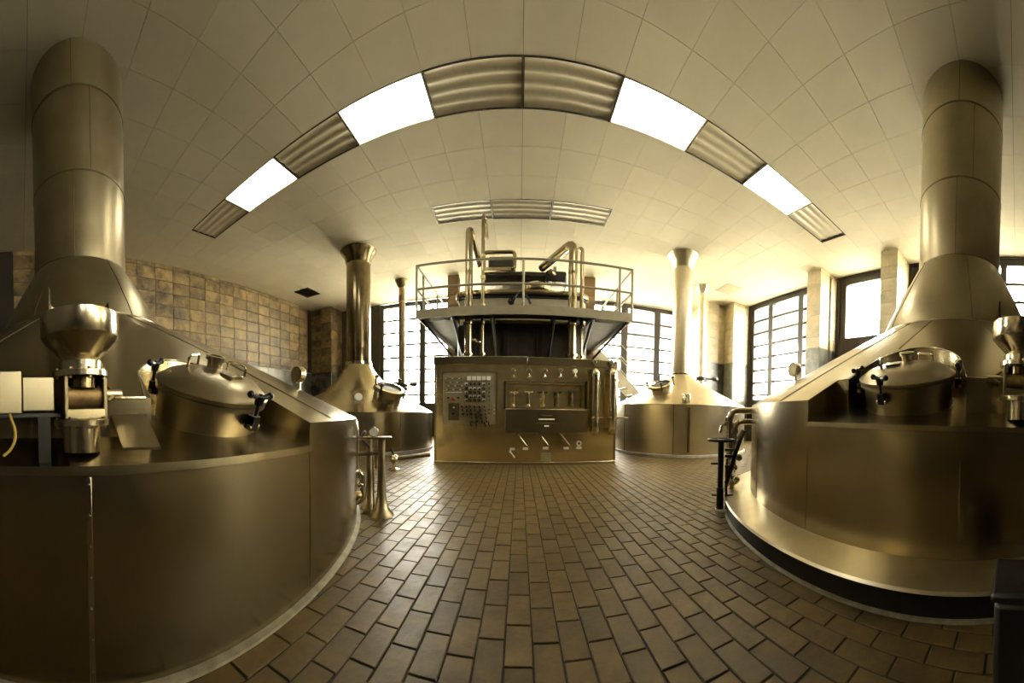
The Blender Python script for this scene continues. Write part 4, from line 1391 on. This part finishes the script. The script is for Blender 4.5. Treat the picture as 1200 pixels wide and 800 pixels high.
MB().tube([at_d(851, 566, dS), at_d(862, 530, dS), at_d(870, 508, dS)], 0.022, 10).build('lever_arm', BLACKIRON, t)
MB().tube([at_d(866, 515, dS * 0.99), at_d(872, 504, dS * 0.99)], 0.026, 10).build('lever_grip', STEEL_BRIGHT, t)
for (px, py, w) in ((838, 543, 12), (839, 580, 8), (854, 580, 8)):
    q = at_d(px, py, dS)
    MB().cyl(q - side * 0.04, q + side * 0.04, 0.010, n=8).build('set_screw', BLACKIRON, t)

# pipes between the stand and the right vat
dS2 = dS * 1.10
q = at_d(857, 590, dS2)
t = thing('pipe_manifold', (q.x, q.y, 0), 'steel pipes with small valves leaving the near right vat', 'pipes')
MB().tube(fillet([at_d(884, 481, dS2 * 1.05), at_d(855, 481, dS2), at_d(855, 560, dS2)], 0.12), 0.036, 14).build('upper_pipe', STEEL_BRIGHT, t)
MB().tube(fillet([at_d(884, 494, dS2 * 1.05), at_d(861, 494, dS2), at_d(860, 520, dS2), at_d(859, 552, dS2)], 0.1), 0.03, 14).build('lower_pipe', STEEL_BRIGHT, t)
MB().tube(fillet([at_d(855, 497, dS2), at_d(846, 497, dS2), at_d(844, 507, dS2)], 0.03), 0.014, 8).build('tap_spout', STEEL_BRIGHT, t)
for (px, py, r) in ((855, 497, 0.05), (854, 491, 0.045), (860, 505, 0.045)):
    qq = at_d(px, py, dS2)
    MB().lathe([(0.0005, qq.z - 0.02), (r, qq.z - 0.02), (r, qq.z + 0.02), (0.0005, qq.z + 0.02)], (qq.x, qq.y), n=18).build('pipe_flange', STEEL_BRIGHT, t)
for (px, py, r) in ((860, 548, 0.04), (856, 566, 0.055), (862, 562, 0.045), (866, 536, 0.035)):
    MB().ball(at_d(px, py, dS2), r, r, r * 1.1, n=14, m=10).build('valve_body', STEEL_DARK if px > 864 else STEEL_BRIGHT, t)
qq = at_d(857, 566, dS2)
MB().cyl((qq.x, qq.y, 0), (qq.x, qq.y, qq.z), 0.03, 0.04, n=14).build('pipe_foot', STEEL, t)

# ------------------------------------------------------------------ ceiling lights and vents
ORD = ['first', 'second', 'third', 'fourth', 'fifth', 'sixth', 'seventh', 'eighth', 'ninth']
LIT1 = {1: 'far left', 3: 'left of centre', 6: 'right of centre', 8: 'far right'}


def ceiling_light(x0, x1, y0, y1, lit, label, group):
    t = thing('ceiling_light', ((x0 + x1) / 2, (y0 + y1) / 2, HC), label, 'ceiling light', group)
    w = 0.014
    mb = MB()
    g_ = 0.004
    x0 += g_; x1 -= g_; y0 += g_; y1 -= g_
    mb.box(x0, x1, y0, y0 + w, HC - 0.003, HC + 0.13).box(x0, x1, y1 - w, y1, HC - 0.003, HC + 0.13)
    mb.box(x0, x0 + w, y0 + w, y1 - w, HC - 0.003, HC + 0.13).box(x1 - w, x1, y0 + w, y1 - w, HC - 0.003, HC + 0.13)
    mb.box(x0, x1, y0, y1, HC + 0.13, HC + 0.145)
    mb.build('housing', GREYPAINT if lit else DARKBOX, t)
    # ribbed diffuser
    N = 20
    vs, fs = [], []
    for i in range(N + 1):
        y = y0 + w + (y1 - y0 - 2 * w) * i / N
        z = HC + (0.02 if lit else 0.012) + (0.0 if lit else 0.016 * abs(math.sin(PI * 4 * i / N)))
        vs += [(x0 + w, y, z), (x1 - w, y, z)]
    for i in range(N):
        fs.append((2 * i, 2 * i + 2, 2 * i + 3, 2 * i + 1))
    MB().add(vs, fs).build('lit_diffuser' if lit else 'ribbed_diffuser', LAMP if lit else DIFFUSER, t, angle=60)


n1 = len(EDGES1) - 1
for k in range(n1):
    lit = k in LIT1
    if lit:
        lab = 'brightly lit white ceiling light, ' + ORD[sorted(LIT1).index(k)] + ' from the left of the four lit ones'
    else:
        un = [i for i in range(n1) if i not in LIT1]
        lab = 'unlit ribbed ceiling light of the front row, ' + ORD[un.index(k)] + ' unlit from the left'
    ceiling_light(EDGES1[k], EDGES1[k + 1], ROW1[0], ROW1[1], lit, lab, 'front row of ceiling lights')
for k in range(3):
    ceiling_light(EDGES2[k], EDGES2[k + 1], ROW2[0], ROW2[1], False, 'unlit ceiling light above the gallery, ' + ('left', 'middle', 'right')[k] + ' of three', 'ceiling lights above the gallery')

for (pts, m_, lab) in ((((345, 342), (358, 336), (376, 344), (362, 349)), BLACK, 'dark square ceiling vent near the left wall'),
                       (((840, 338), (855, 333), (867, 339), (852, 344)), GREYPAINT, 'pale square ceiling vent near the right corner')):
    c = sum((at_z(a, b, HC) for a, b in pts), Vector((0, 0, 0))) / 4
    t = thing('ceiling_vent', (c.x, c.y, HC), lab, 'vent')
    MB().box(c.x - 0.30, c.x + 0.30, c.y - 0.36, c.y + 0.36, HC - 0.012, HC).build('vent_frame', m_, t)
    for k in range(6):
        y = c.y - 0.28 + k * 0.11
        MB().box(c.x - 0.26, c.x + 0.26, y - 0.03, y + 0.03, HC - 0.02, HC - 0.012).build('slat', m_, t)

# conduit on the second right pillar
x = 7.13 - 0.02
pts = [(7.6, 5.2, 2.0), (7.6, 5.2, 4.95), (7.75, 5.18, 5.06), (7.9, 5.18, 5.0)]
tag(MB().tube(fillet(pts, 0.06), 0.018, 8).build('conduit', STEEL_DARK), 'thin bent conduit running up the tiled pillar by the white window', 'conduit')

# dark crate at the bottom right edge
p = at_d(1196, 700, 1.05)
t = thing('storage_crate', (1.02, 0.0, 0), 'black crate on the floor before the near right plinth', 'crate')
MB().box(0.96, 1.2, -0.24, 0.06, 0.0, 0.36).build('crate_body', BLACK, t, bevel=0.02)
MB().box(0.95, 1.21, -0.25, 0.07, 0.36, 0.39).build('crate_lid', BLACK, t, bevel=0.01)
